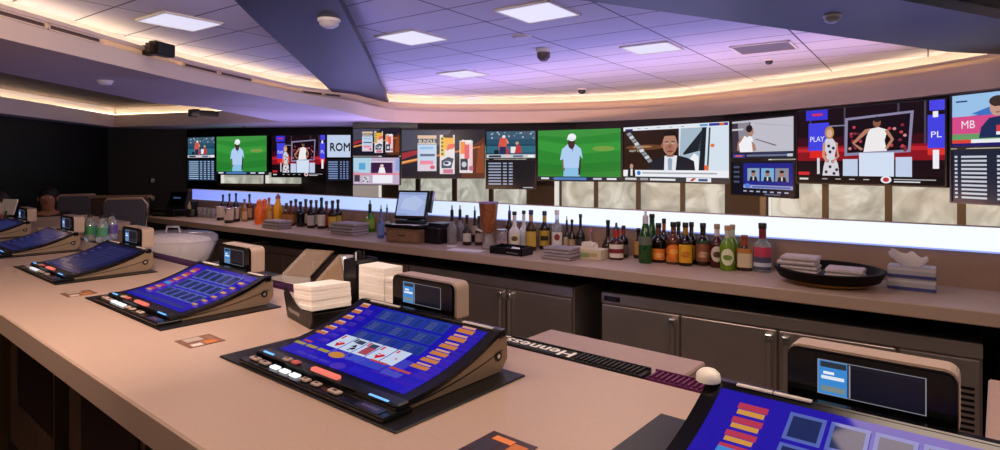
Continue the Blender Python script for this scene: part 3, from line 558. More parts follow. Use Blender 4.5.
# ------------------------------------------------------------------ video poker machines
CARD = [('#d02030', 'h'), ('#18182c', 's'), ('#d02030', 'f'), ('#d02030', 'h'), ('#d02030', 'd')]
def prof(v):        # screen profile: v 0..1 -> (y, z) measured from the plate front
    y = .065+.272*v; z = .020+.020*v+.052*v**2.2
    return y, z
def video_poker(k, label, lit):
    t = thing('video_poker_machine', label, 'game machine', BAR(-1.104-.99*k-(.035 if k == -1 else 0), .672, 1.0701), BROT, 'video poker machines along the bar')
    pl = MB(); pl.box(-.331, .312, 0, .366, 0, .004, mat('#141110', .4, spec=.3), bev=.002, seg=1); pl.build('base_plate', t)
    cx = .016; hw = .248
    # bronze body with a side profile
    side = [(.062, .006), (.345, .006), (.366, .03), (.364, .08), (.350, .090)]+[(prof(v)[0], prof(v)[1]-.002) for v in (1, .85, .7, .55, .4, .25, .1, 0)]
    bd = MB(); bd.prism(side, cx-hw+.004, cx+hw-.004, M_GOLD, axis='x')
    bd.build('housing', t)
    for sgn in (-1, 1):      # thin black reveal line and lock on both sides
        sd = MB()
        x = cx+sgn*(hw-.0035)
        for v in range(8):
            a, b = prof(v/8), prof((v+1)/8); y0, y1 = a[0]+.012, b[0]+.012
            za, zb = max(.012, a[1]*.55), max(.012, b[1]*.55)
            sd.face([(x, y0, za), (x, y1, zb), (x, y1, zb+.003), (x, y0, za+.003)][::sgn], M_BLACK)
        for (yy, zz, r) in ((.333, .042, .011),):
            n = 14; ring_ = [(x+sgn*.002, yy+r*math.cos(2*PI*i/n), zz+r*math.sin(2*PI*i/n)) for i in range(n)]
            sd.face(ring_[::sgn], M_BLACK); sd.face([(p[0]+sgn*.001, yy+(p[1]-yy)*.45, zz+(p[2]-zz)*.45) for p in ring_][::sgn], M_CHROME)
        sd.build('side_trim', t)
    # black bezel
    bz = MB()
    def strip(x0, x1, dz, m, v0=0, v1=1, n=10):
        vs = []; fs = []
        for i in range(n+1):
            y, z = prof(v0+(v1-v0)*i/n); vs += [(x0, y, z+dz), (x1, y, z+dz)]
        for i in range(n): fs.append((2*i, 2*i+1, 2*i+3, 2*i+2))
        bz.mesh(vs, fs, m, True)
    strip(cx-hw, cx+hw, .004, M_GLOSS)
    for sgn in (-1, 1):
        vs = []; fs = []
        for i in range(11):
            y, z = prof(i/10); vs += [(cx+sgn*hw, y, z+.004), (cx+sgn*hw, y, z-.006)]
        for i in range(10): fs.append((2*i, 2*i+1, 2*i+3, 2*i+2) if sgn > 0 else (2*i+1, 2*i, 2*i+2, 2*i+3))
        bz.mesh(vs, fs, M_GLOSS)
    bz.box(cx-hw, cx+hw, prof(1)[0]-.002, prof(1)[0]+.022, .078, prof(1)[1]+.006, M_GLOSS, bev=.005, seg=2)
    for (x0, x1) in ((-.20, -.145), (-.143, -.088), (.135, .225)): bz.box(cx+x0, cx+x1, prof(1)[0]-.003, prof(1)[0]+.006, prof(1)[1]+.005, prof(1)[1]+.0075, mat('#d8cfc4', .5))
    bz.build('bezel', t)
    # the screen
    sw = .221
    def M(u, v, k_):
        y, z = prof(.07+.89*v); return (cx-sw+2*sw*u, y, z+.0045+k_*.00006)
    s = Scr(M, .9); s.gl = 1
    def grect(a, b, c_, d, h, e=None, n=None):
        s.k += 1; n = n or max(1, int((d-b)*10)); m = em(h, s.e if e is None else e, s.gl)
        for i in range(n):
            v0, v1 = b+(d-b)*i/n, b+(d-b)*(i+1)/n; s.face([M(a, v0, s.k), M(c_, v0, s.k), M(c_, v1, s.k), M(a, v1, s.k)], m)
    if lit == 1:
        grect(0, 0, 1, 1, '#2418b4'); grect(.0, .62, 1, 1, '#1e16a8')
        for r in range(3):
            for c_ in range(3):
                x0, y0 = .24+c_*.185, .50+r*.155; grect(x0, y0, x0+.175, y0+.145, '#263c98')
                grect(x0+.03, y0+.125, x0+.145, y0+.135, '#8c8cb8')
                for j in range(5): s.rect(x0+.015, y0+.012+j*.022, x0+.10, y0+.021+j*.022, '#151a48'); s.rect(x0+.03, y0+.014+j*.022, x0+.09, y0+.018+j*.022, '#7a80a8'); s.rect(x0+.12, y0+.012+j*.022, x0+.16, y0+.020+j*.022, '#161c50')
        for i, (cl, kd) in enumerate(CARD):
            x0 = .24+i*.108; grect(x0, .23, x0+.1, .465, '#c9d6ee'); x = x0+.06
            if kd == 'h': s.ell(x-.014, .32, .017, .025, cl, 10); s.ell(x+.014, .32, .017, .025, cl, 10); s.poly([(x-.03, .315), (x+.03, .315), (x, .25)], cl)
            elif kd == 'd': s.poly([(x-.025, .3), (x, .25), (x+.025, .3), (x, .35)], cl)
            elif kd == 's': s.poly([(x-.03, .3), (x+.03, .3), (x, .37)], cl); s.ell(x-.014, .295, .016, .022, cl, 10); s.ell(x+.014, .295, .016, .022, cl, 10); s.rect(x-.005, .25, x+.005, .3, cl)
            else: s.rect(x0+.03, .25, x0+.095, .40, '#a84858'); s.rect(x0+.04, .3, x0+.085, .36, '#d8b060')
            s.rect(x0+.01, .39, x0+.025, .45, cl)
            if i in (1, 2): s.rect(x0+.03, .38, x0+.09, .44, '#3a4260')
        for j in range(6):
            grect(.03+.004*j, .36+j*.105, .12, .40+j*.105, '#c0703a'); s.rect(.05, .40+j*.105, .115, .42+j*.105, '#e0b0a0')
            grect(.85, .30+j*.113, .96, .35+j*.113, '#c87a3a'); s.rect(.86, .36+j*.113, .95, .385+j*.113, '#d89888')
        for j in range(3): grect(.05+j*.105, .10, .14+j*.105, .145, '#a89440')
        s.ell(.42, .12, .055, .055, '#c8863a'); s.rect(.08, .17, .15, .2, '#c04830')
        grect(.5, .12, .60, .2, '#4050c8'); grect(.62, .1, .75, .19, '#3a44c0'); grect(.78, .08, .9, .16, '#4a4cc0'); s.rect(.62, .2, .75, .225, '#c04840'); s.rect(.78, .18, .92, .21, '#c04840')
    else:
        base = '#2a1cb0' if lit == 2 else '#242452'
        grect(0, 0, 1, 1, base, .8 if lit == 2 else .6)
        tile_ = '#6474cc' if lit == 2 else '#34386c'
        for r in range(3):
            for c_ in range(5):
                x0, y0 = .25+c_*.125, .22+r*.245; grect(x0, y0, x0+.112, y0+.22, tile_, .7); grect(x0+.012, y0+.02, x0+.10, y0+.2, '#283468' if lit == 2 else '#2a2c58', .7)
                if lit == 2: s.rect(x0+.02, y0+.07, x0+.092, y0+.13, '#a88474', .7)
                if lit == 2: s.rect(x0+.03, y0+.15, x0+.082, y0+.17, '#7c8cc8', .7)
        for j in range(6):
            y0 = .2+j*.12; c1 = '#e0a048' if lit == 2 else '#40407c'
            if lit == 2: grect(.085, y0+.045, .185, y0+.095, '#c43c58', .8)
            grect(.09, y0, .18, y0+.04, c1, .8)
            if lit == 2: grect(.90, y0, .97, y0+.04, c1, .8)
        if lit == 2: grect(.085, .435, .195, .50, '#4c90e0', .8)
        grect(.05, .04, .95, .1, '#343c90' if lit == 2 else '#2c2c60', .7)
    s.build('screen', t)
    # button deck
    dk = MB(); dk.box(cx-.262, cx+.256, .006, .075, .004, .014, M_GLOSS, bev=.003, seg=2); dk.box(cx-.252, cx+.252, .042, .072, .012, .026, M_GLOSS, bev=.003, seg=1)
    dk.build('button_deck', t)
    Wt = mat('#f6f6fa', .4, emit=1.25 if lit else .9); Br = mat('#b09c8e', .5); Rd = mat('#ff7a68', .4, emit=.9); Bl = mat('#6fb4ff', .4, emit=1.3)
    bl = [(-.222, .026, .018, Br), (-.178, .024, .017, Br), (-.132, .023, .014, Wt), (-.093, .023, .014, Wt), (-.054, .023, .014, Wt), (-.014, .023, .013, Br), (.025, .023, .013, Br), (.088, .023, .018, Br), (-.128, .050, .013, Br), (-.094, .050, .012, mat('#c0584c', .5))]
    for (x, y, w, m) in bl:
        b = MB(); z_ = .026 if y > .045 else .014; b.box(cx+x-w, cx+x+w, y-.008, y+.008, z_, z_+.006, m, bev=.004, seg=2)
        if m is Br: b.box(cx+x-w*.35, cx+x+w*.35, y-.003, y+.003, z_+.006, z_+.0064, M_BLKM)
        b.build('button', t)
    b = MB(); b.box(cx-.035, cx+.06, .046, .060, .026, .031, Rd, bev=.005, seg=2); tag(b.build('button', t), 'wide red lit button')
    b = MB(); b.box(cx+.172, cx+.228, .038, .044, .0265, .0285, Bl, bev=.001, seg=1); b.build('indicator_light', t); b = MB(); b.box(cx-.225, cx-.185, .046, .051, .0265, .0285, Bl); b.build('indicator_light', t)
    b = MB(); b.box(cx+.165, cx+.235, .010, .034, .014, .0155, mat('#231c3c', .3)); b.text('CHANGE', (cx+.2, .022, .016), (1, 0, 0), (0, 1, 0), .008, mat('#8c7ca8', .5), w=.045); b.build('service_button', t)
    # bill box on the back
    bb = MB(); w0, w1 = (-.118, .105) if k == -1 else (-.147, .082)
    def rr(x0, x1, z0, z1, r, n=4):
        P = []
        for (ccx, ccz, a0) in ((x1-r, z1-r, 0), (x0+r, z1-r, 90), (x0+r, z0+.006, 180), (x1-r, z0+.006, 270)):
            for i in range(n+1):
                a = math.radians(a0+90*i/n); q = r if a0 < 180 else .006
                P.append(((ccx if a0 < 180 else (x0+.006 if a0 == 180 else x1-.006))+q*math.cos(a), ccz+q*math.sin(a)))
        return P
    Z0, Z1 = .080, .170
    bb.prism(rr(w0, w1, Z0, Z1, .016), .385, .435, M_TANPL, bev=.003); bb.build('player_box', t)
    fb = MB(); fb.prism(rr(w0+.001, w1-.001, Z0+.001, Z1-.002, .015), .3765, .3855, M_GLOSS, bev=.003); fb.build('face_plate', t)
    def M2(u, v, k_): return (w0+.047+u*.138, .3763-k_*.00008, Z0+.022+v*.052)
    s2 = Scr(M2, .9); s2.rect(-.01, -.02, 1.01, 1.02, '#b8b8c4', .5); s2.rect(0, 0, 1, 1, '#1c1c2c', .5); s2.rect(0, 0, .29, 1, '#3c8cd8'); s2.rect(.02, .8, .28, .97, '#2c3440'); s2.rect(.03, .45, .26, .55, '#e8f0fa'); s2.rect(.05, .6, .16, .68, '#f4f8fc'); s2.rect(.03, .08, .27, .25, '#7c8c8c'); s2.rect(.305, .02, .32, .98, '#b0b0c0', .6)
    s2.rect(.32, .9, 1, .96, '#2a2a3c', .4)
    s2.build('display', t)
    return t
vl = ['video poker machine at right front corner, screen cropped by the picture edge', 'video poker machine showing five playing cards on its blue screen', 'video poker machine left of the napkin caddy, blue screen without playing cards',
      'video poker machine in front of the ice tub, second back from the cards one', 'video poker machine beside the water bottles', 'video poker machine near the far end of bar, just before the farthest one', 'farthest video poker machine at the left picture edge']
for i, k in enumerate(range(-1, 6)): video_poker(k, vl[i], {0: 1, -1: 2, 1: 2}.get(k, 0))
# promo cards stuck to the bar top
def promo(px, py, label, hot):
    tt_, nn = bar_at(px, py); t = thing('promo_card', label, 'card', BAR(tt_, nn, 1.0702), BROT, 'promo cards stuck on the bar top')
    b = MB(); b.box(-.047, .047, -.045, .045, 0, .0012, mat('#7a5238' if not hot else '#3a2018', .4)); b.build('card', t)
    c_ = MB()
    z = .0016
    for (x0, x1, y0, y1, h) in ((-.04, -.005, -.03, .012, '#b0a294'), (.012, .04, .0, .03, '#c8722c'), (.02, .042, -.035, -.008, '#d8cfc4'), (-.03, .01, .02, .035, '#8c6a4c')): c_.box(x0, x1, y0, y1, .0012, z, mat(h if not hot else {'#b0a294': '#2c2430', '#d8cfc4': '#f08c3c', '#8c6a4c': '#e8873c'}.get(h, h), .5))
    c_.build('print', t)
promo(200, 341, 'small brown promo card on bar in front of the napkin caddy', False)
promo(79, 293.5, 'small brown promo card on bar between two farther poker machines', False)
promo(498, 449, 'orange and black promo card at the bottom picture edge', True)
# ------------------------------------------------------------------ napkin caddy and neighbours
tt_, nn = bar_at(322, 316)
t = thing('napkin_caddy', 'black napkin caddy holding a thick stack of beverage napkins', 'napkin holder', BAR(-1.555, 1.035, 1.0701), BROT-.2)
b = MB(); sidep = [(-.09, 0), (.09, 0), (.108, .03), (.105, .052), (.07, .044), (.03, .040), (-.02, .048), (-.07, .068), (-.112, .088), (-.122, .065)]
b.prism(sidep, -.071, -.065, M_BLACK, bev=.001); b.prism(sidep, .065, .071, M_BLACK, bev=.001)
b.box(-.085, .085, -.066, .066, 0, .012, M_BLACK); b.box(.08, .092, -.066, .066, .0, .04, M_BLACK); b.box(-.1, -.085, -.066, .066, .0, .05, M_BLACK)
b.build('tray', t)
w = MB(); w.text('Hennessy', (-.03, -.0725, .026), (1, 0, 0), (0, 0, 1), .018, mat('#cfc9c0', .5), w=.085); w.build('lettering', t)
def napkins(name, label, loc, rz, w_, d_, h_, parent=None, tilt=0, group=None):
    b = MB(); n = max(4, int(h_/.012)); random.seed(int(loc[0]*100))
    R = Matrix.Rotation(tilt, 4, 'Y')
    for i in range(n):
        j = random.uniform(-.0015, .0015); b.box(-w_/2+j, w_/2+j, -d_/2-j, d_/2-j, i*h_/n, (i+.99)*h_/n, mat('#faf3e9', .8, noise=.03, nscale=90), bev=.0012, seg=1, rot=R)
    o = b.build(name, parent, loc, rz); return tag(o, label, 'napkins', group) if label else o
napkins('napkin_stack', 'thick stack of cream beverage napkins lying in the black caddy', BAR(-1.55, 1.035, 1.0865)+Vector((0, 0, .022)), BROT-.2,   .14, .12, .07, None, -.10)
# black straw and napkin holder
t = thing('bar_caddy', 'black bar caddy with compartments for napkins and straws behind the cards poker machine', 'caddy', BAR(-1.495, 1.158, 1.0701), BROT)
b = MB()
for (x0, x1, y0, y1, z0, z1) in ((-.064, -.06, -.042, .042, 0, .17), (-.007, -.003, -.042, .042, 0, .17), (-.064, -.003, -.042, -.038, 0, .17), (-.064, -.003, .038, .042, 0, .17), (-.064, .13, -.042, .042, 0, .006), (.126, .13, -.042, .042, 0, .04), (-.005, .13, -.042, -.038, 0, .035), (-.005, .13, .038, .042, 0, .07)): b.box(x0, x1, y0, y1, z0, z1, M_BLACK)
b.build('caddy_box', t)
napkins('napkin_stack', 'white upright napkin stack filling the black bar caddy', BAR(-1.433, 1.158, 1.0765), BROT, .118, .072, .152)
for i in range(12):
    random.seed(i+40); x, y = -.034+random.uniform(-.018, .018), random.uniform(-.026, .026)
    s_ = MB(); s_.tube([(0, 0, 0), (random.uniform(-.006, .006), random.uniform(-.006, .006), .185)], .0022, mat(['#0c0c0c', '#141214', '#e8e4dc'][i % 3 if i % 4 == 0 else i % 2], .5), 6)
    p_ = BAR(-1.495+x, 1.158+y, 1.0765)
    tag(s_.build('straw', loc=p_, rotz=BROT), 'thin cocktail straw standing in the black bar caddy', 'straw', 'straws in the bar caddy')
s_ = MB(); napkins('napkin_stack', 'shorter white napkin pile between the caddy and the player display', BAR(-1.314, 1.152, 1.0701), BROT, .085, .08, .138)
# jigger
j = thing('jigger', 'steel double jigger standing behind the napkin stack', 'jigger', BAR(-1.60, 1.16, 1.0701), BROT)
b = MB(); b.lathe([(.026, 0), (.026, .002), (.010, .075), (.024, .17), (.0225, .17), (.008, .078)], M_CHROME, caps=False); b.build('cups', j); b = MB(); b.lathe([(.012, .07), (.014, .075), (.012, .08)], M_CHROME); b.build('collar', j)
# clear garnish bins with raised lids
for i, (px, py, lab) in enumerate(((316, 296, 'right clear plastic garnish bin with raised lid behind the bar'), (281, 288, 'left clear plastic garnish bin with raised lid behind the bar'))):
    tb, nb = bar_at(px, py, 1.0); t = thing('garnish_bin', lab, 'container', BAR(bar_t(px, 1.40), 1.40, .93), BROT+.25, 'clear garnish bins'); pl = mat('#eee6da', .1, alpha=.3, spec=.8)
    b = MB(); W, D, H = .085, .09, .10
    for (x0, x1, y0, y1, z0, z1) in ((-W, W, -D, -D+.004, 0, H), (-W, W, D-.004, D, 0, H), (-W, -W+.004, -D, D, 0, H), (W-.004, W, -D, D, 0, H), (-W, W, -D, D, 0, .004)): b.box(x0, x1, y0, y1, z0, z1, pl)
    b.build('bin', t)
    b = MB(); R = Matrix.Translation((0, D, H))@Matrix.Rotation(math.radians(32), 4, 'X'); b.box(-W, W, 0, .18, 0, .004, mat('#d8b488', .1, alpha=.28, spec=.9), rot=R); b.box(-W, -W+.006, 0, .17, -.01, .004, pl, rot=R); b.box(W-.006, W, 0, .17, -.01, .004, M_BLACK, rot=R); b.build('lid', t)
    b = MB(); b.box(-W+.012, W-.012, -D+.012, D-.012, .006, .07, mat('#d8c8b0', .7, noise=.3, nscale=60, bump=.5)); tag(b.build('filling', t), 'cream coloured garnish filling')
bs_ = MB(); bs_.box(-2.75, -1.4, 1.26, 1.62, 0, .925, M_DK); bs_.box(-2.75, -1.4, 1.255, 1.26, .6, .93, M_STEELD)
tag(bs_.build('bartender_station', rotz=BROT), 'dark underbar station carrying the clear garnish bins', 'station')
# ice tub under clear plastic
tb, nb = bar_at(182, 262, 1.0); t = thing('ice_tub', 'oval clear plastic tub of crushed ice behind the bar', 'ice bin', BAR(bar_t(173, 1.55), 1.55, .90), BROT+.5)
b = MB(); b.lathe([(.15, 0), (.20, .05), (.235, .14), (.245, .17)], mat('#f2eef2', .1, alpha=.3, spec=.8), sx=1.15, sy=.75, seg=32); b.build('tub', t)
b = MB(); b.lathe([(.247, .17), (.245, .20), (.22, .215), (.05, .222), (.02, .222)], mat('#f4f0f4', .1, alpha=.25, spec=.8), sx=1.15, sy=.75, seg=32); b.build('lid', t)
b = MB(); b.tube([(-.05, 0, .215), (-.04, 0, .25), (.04, 0, .25), (.05, 0, .215)], .007, mat('#dcd8dc', .2, trans=.5)); b.build('handle', t)
b = MB(); b.lathe([(.145, .005), (.19, .05), (.225, .14), (.20, .18), (.1, .2), (.02, .205)], mat('#f0e8e6', .4, noise=.14, nscale=60, bump=1), sx=1.15, sy=.75, seg=32); tag(b.build('ice', t), 'heap of crushed ice')
st_ = MB(); st_.box(-3.95, -2.9, 1.26, 1.85, 0, .898, M_BLKM); tag(st_.build('ice_station', rotz=BROT), 'black underbar station below the oval ice tub', 'station')
# white dome on the corner of the nearest machine
d = MB(); d.lathe([(.020, 0), (.0205, .006), (.0185, .013), (.012, .019), (.0005, .0215)], mat('#fbf6e6', .4)); xx, yy = prof(1)
tag(d.build('white_dome', loc=BAR(-.149+.016-.246, .672+xx-.004, 1.0701+yy+.0035)), 'small white dome on the top left corner of the nearest poker machine', 'dome')
# water bottles on the bar
def water(px, py, lab, colr):
    tb, nb = bar_at(px, py); t = thing('water_bottle', lab, 'bottle', BAR(tb, nb, 1.0701), BROT, 'bottles standing on the inner bar edge')
    b = MB(); b.lathe([(.028, 0), (.030, .01), (.030, .10), (.020, .125), (.012, .135), (.012, .145)], mat('#dfe6e4', .08, trans=.75)); b.build('body', t)
    b = MB(); b.lathe([(.0305, .035), (.0305, .09)], mat(colr, .5), caps=False); b.build('label_band', t); b = MB(); b.lathe([(.014, .143), (.014, .158)], mat('#2a2420', .4)); b.build('cap', t)
water(90, 240.5, 'left water bottle with green label on the far bar', '#3f8a58'); water(102, 242, 'right water bottle with green label on the far bar', '#4f9468')
water(112, 239, 'violet labelled bottle right of the two water bottles', '#5a4a80')
# ================================================================== BOTTLES ON THE BACK COUNTER
def patch(mb, R, z0, z1, m, a0=-62, a1=62, oval=False, sq=0):
    n = 12; e = .0012
    def pt(a, z):
        q = 1
        if sq: q = min(1.25, 1/((abs(math.cos(a))**sq+abs(math.sin(a))**sq)**(1/sq)))
        return ((R*q+e)*math.sin(a), -(R*q+e)*math.cos(a), z)
    A0, A1 = math.radians(a0), math.radians(a1)
    if oval:
        zc, zr, ar = (z0+z1)/2, (z1-z0)/2, (A1-A0)/2; ac = (A0+A1)/2
        for i in range(20):
            a, b = 2*PI*i/20, 2*PI*(i+1)/20
            for r0, r1 in ((0, .5), (.5, 1)):
                P = [pt(ac+ar*r*math.cos(x), zc+zr*r*math.sin(x)) for r, x in ((r0, a), (r1, a), (r1, b), (r0, b))]
                mb.face(P if r0 else P[:3], m)
    else:
        for i in range(n):
            a, b = A0+(A1-A0)*i/n, A0+(A1-A0)*(i+1)/n; mb.face([pt(a, z0), pt(b, z0), pt(b, z1), pt(a, z1)], m)
def bottle(label, px, yb, yt, hw, glass, cap, labels=(), neckc=None, shape='std', dn=0, tr=.0, sq=0, pourer=False, group='bottles along the back counter'):
    t_, n_, mpp = bk_at(px, yb); R = max(.02, hw*mpp); n_ = min(n_+dn, NB-.035-R*1.1)
    # keep the sight line when the bottle is pulled forward
    t_ = bk_t(px, n_); Zc = n_/(KS*(px-500)/F+KC); mpp = Zc/F; R = max(.02, hw*mpp)*.98
    H = max(.12, (CZ-.88)-(yt-HZ)*Zc/F)
    P = BK(t_, n_, .8801)
    t = thing('liquor_bottle', label, 'bottle', P, math.atan2(-P.x*0+P.y*0, 1)+(-math.atan2(P.x, P.y)), group)
    g = mat(glass, .08, trans=tr, spec=.6)
    pr = dict(std=[(.92, 0), (1, .02), (1, .52), (.95, .57), (.6, .66), (.36, .70), (.33, .90)], long=[(.92, 0), (1, .02), (1, .42), (.85, .49), (.5, .56), (.34, .62), (.3, .92)], round=[(.7, 0), (.95, .06), (1, .2), (.9, .36), (.55, .46), (.3, .52), (.27, .92)],
              squat=[(.95, 0), (1, .02), (1, .5), (.9, .56), (.5, .62), (.4, .66), (.36, .9)], tall=[(.92, 0), (1, .02), (1, .46), (.9, .55), (.6, .70), (.42, .8), (.38, .93)])[shape]
    top = .9 if not pourer else .82
    body = [(r*R, z*H*(1 if not pourer else .9)) for r, z in pr]
    b = MB(); b.lathe(body, g, sq=0, seg=20) if not sq else b.lathe(body[:4], g, sq=sq, seg=24)
    if sq: b.lathe(body[3:], g, seg=24)
    b.build('body', t)
    if neckc:
        nb_ = MB(); zz = [z for r, z in body]; nr = body[-1][0]; nb_.lathe([(nr*1.12, zz[-1]-(zz[-1]-zz[-2])*.9), (nr*1.1, zz[-1]-.002)], mat(neckc, .4)); nb_.build('neck_wrap', t)
    c_ = MB(); zt = body[-1][1]; nr = body[-1][0]
    if pourer: c_.lathe([(nr*1.1, zt-.002), (nr*1.1, zt+.012), (nr*.5, zt+.018), (nr*.4, H-.004), (.002, H)], mat(cap, .3)); c_.build('pourer', t)
    else: c_.lathe([(nr*1.22, zt-.004), (nr*1.25, zt), (nr*1.25, H-.003), (nr*1.1, H)], mat(cap, .35)); c_.build('cap', t)
    if labels:
        l = MB()
        for q in labels:
            z0, z1, h = q[:3]; ov = len(q) > 3 and q[3]; ext = q[4] if len(q) > 4 else 62; patch(l, R*(1.0), z0*H, z1*H, mat(h, .5), -ext, ext, ov, sq)
            R += .0004
        l.build('label_patch', t)
    return t
B_ = bottle
B_('clear bottle with red neck wrap and pink label, rightmost bottle on the counter', 762.5, 271.5, 223, 9, '#d4dadc', '#141012', ((.06, .36, '#4a4e68'), (.32, .52, '#c43a5c'), (.12, .2, '#c8ccd8')), '#7a1c2c', 'squat', tr=.75)
B_('square amber bottle with orange neck and cream label', 744.5, 270, 235, 7.5, '#2c1408', '#8c3a1c', ((.1, .52, '#d8c4a0'), (.5, .64, '#c07a3a')), '#9c4a24', 'squat', sq=4)
B_('front bottle of green liqueur with cream oval label', 727.5, 270, 225.5, 7.5, '#7fa818', '#b89068', ((.12, .5, '#e4e4c0', True, 50), (.24, .36, '#6c8c30', True, 34)), '#c8c8b4', 'std', tr=.35)
B_('second green liqueur bottle standing behind the front one', 732.5, 266, 224.5, 6.5, '#7f9c28', '#a88460', (), '#c0c4a8', 'std', tr=.35, dn=.07)
B_('dark red bottle with cream oval label left of green liqueur', 717, 267, 224, 7.2, '#4c1410', '#a88468', ((.14, .5, '#d8ccb4', True, 50), (.24, .38, '#5c3c30', True, 34)), '#d8c8c4', 'std', tr=.2)
B_('brown bottle with wide brown picture label and black cap', 703, 265, 223, 7.5, '#30180c', '#100c0a', ((.1, .52, '#8a5234'), (.2, .34, '#c8a078', True, 44), (.53, .6, '#2c5030')), '#1c100c', 'std', tr=.2)
B_('dark bottle with bright yellow arched label', 685.5, 265.3, 222.5, 7.2, '#1c0a06', '#14100c', ((.08, .5, '#dca018'), (.2, .34, '#b86c14', True, 40)), '#a87820', 'std')
B_('second dark bottle just behind the yellow labelled one', 691.5, 262, 222, 6, '#1c0a06', '#14100c', ((.1, .45, '#c08c20'),), None, 'std', dn=.09)
B_('clear brown bottle with round orange label and black cap', 673.5, 263.5, 222, 7.8, '#7a4420', '#100c0a', ((.06, .2, '#c8742c'), (.14, .48, '#e87a1c', True, 58), (.24, .38, '#f4a850', True, 34)), None, 'std', tr=.5)
B_('brown bottle peeking over the round orange label bottle', 678.5, 260, 221.5, 5.5, '#40200c', '#100c0a', (), None, 'std', tr=.3, dn=.09)
B_('black bottle with orange label left of round orange label', 658.5, 262, 223, 7.2, '#120a08', '#0c0a0a', ((.08, .36, '#e07a20'), (.14, .26, '#f0b060', True, 40)), '#6c4028', 'std')
B_('bottle with amber neck and black cap behind the black orange labelled bottle', 664, 258, 218.5, 5.2, '#2c1008', '#0c0a0a', (), '#a84a28', 'std', dn=.1)
B_('green bottle with clear tall pourer', 645.5, 260.5, 209, 7.0, '#1c5418', '#d0ccd0', ((.34, .5, '#5f6658', False, 70),), '#c8ccd0', 'tall', tr=.25, pourer=True, dn=-.09)
B_('second green bottle with black cap beside the pourer bottle', 652, 257.5, 214, 6, '#2c6424', '#101010', ((.1, .35, '#244c1c'),), '#1c2c18', 'tall', tr=.25, dn=.08)
B_('short brown bottle with tan label left of the green ones', 638.5, 257.5, 228, 5, '#241008', '#181010', ((.12, .58, '#c0904c'),), None, 'squat')
B_('black bottle with red neck next to the tan label bottle', 623.5, 257.5, 225.5, 5, '#140a0a', '#1c1414', ((.12, .42, '#6c5c50'),), '#a8302c', 'std')
B_('wide amber bottle with red neck ribbon and cream striped label', 616.3, 259, 222.5, 7.8, '#3c1408', '#2c3850', ((.06, .42, '#e0d4c4'), (.18, .3, '#7c1c1c')), '#b42c28', 'squat', pourer=True)
B_('round bellied dark bottle with long black neck', 608, 256, 220, 6.3, '#2c140a', '#0c0a0a', ((.08, .3, '#3c2416'),), '#14100c', 'round')
B_('slim clear decanter with pink tint behind the cream box', 590.5, 252, 227.5, 4.2, '#dcc8c8', '#c87078', (), None, 'round', tr=.8, pourer=True)
B_('tall dark bottle with black cap right of grey towels', 580.5, 247.5, 214, 4.6, '#14100c', '#0c0a0a', ((.12, .36, '#2c2420'),), None, 'long')
B_('small black bottle behind the folded grey towels', 572, 244.5, 219.5, 4, '#0c0a0a', '#101010', ((.15, .4, '#a88c70'),), None, 'long', dn=-.35)
B_('thin dark bottle with pourer behind the towels', 566.8, 244.5, 216, 3.6, '#1c1c24', '#48505c', ((.15, .4, '#b09878'),), None, 'long', pourer=True)
B_('clear rum bottle with white cap and white label', 557, 243.5, 210, 5.8, '#d8e0e8', '#e8e4e0', ((.06, .46, '#e4dcd4'), (.26, .42, '#8c2c28', True, 28)), None, 'std', tr=.7)
B_('black bottle with gold label and navy cap', 544.5, 247.5, 211, 5.7, '#0c0a0c', '#1c2458', ((.1, .5, '#b89438'), (.24, .36, '#241c14', False, 40)), '#b89850', 'std')
B_('brown bottle with gold label and navy cap left of the black one', 531, 247, 210, 5.7, '#4a2c14', '#1c2458', ((.1, .48, '#c4a040'),), '#c0986c', 'std', tr=.25, dn=-.15)
B_('plain frosted white bottle with black cap', 523.8, 242, 210.5, 5.2, '#e0dcd8', '#141010', (), None, 'long')
B_('frosted white bottle with palm label and black cap', 514.5, 241.8, 211.5, 6.2, '#e6e0d8', '#141010', ((.14, .4, '#efe4c8'), (.2, .34, '#6c4c28', True, 30)), None, 'long', dn=-.3)
B_('brown bottle with blue pourer behind the white palm bottle', 509.5, 240, 205, 4.4, '#3c2010', '#2c4c9c', (), '#1c1414', 'std', pourer=True, dn=.05)
B_('amber bottle with black cap left of the amber dispenser', 479, 243, 216, 4.4, '#3c1c10', '#141010', ((.12, .42, '#a89888'),), None, 'long', dn=-.1)
B_('dark bottle with blue pourer left of the amber dispenser', 474.8, 241, 206, 3.8, '#1c1414', '#3c5ca0', ((.2, .46, '#b8a898'),), None, 'long', pourer=True)
B_('small dark bottle with white label', 467, 243.2, 215, 4.6, '#24120c', '#141010', ((.12, .4, '#c8bcb0'),), None, 'long', dn=-.08)
B_('clear bottle with black pourer nearer the dispenser', 460, 243, 205, 4.8, '#b8b0b0', '#141012', (), '#1c181c', 'long', tr=.6, pourer=True, dn=.1)
B_('clear bottle with black pourer next to the receipt printer', 452, 243.6, 205, 5.2, '#b8b0b0', '#141012', (), '#1c181c', 'long', tr=.6, pourer=True)
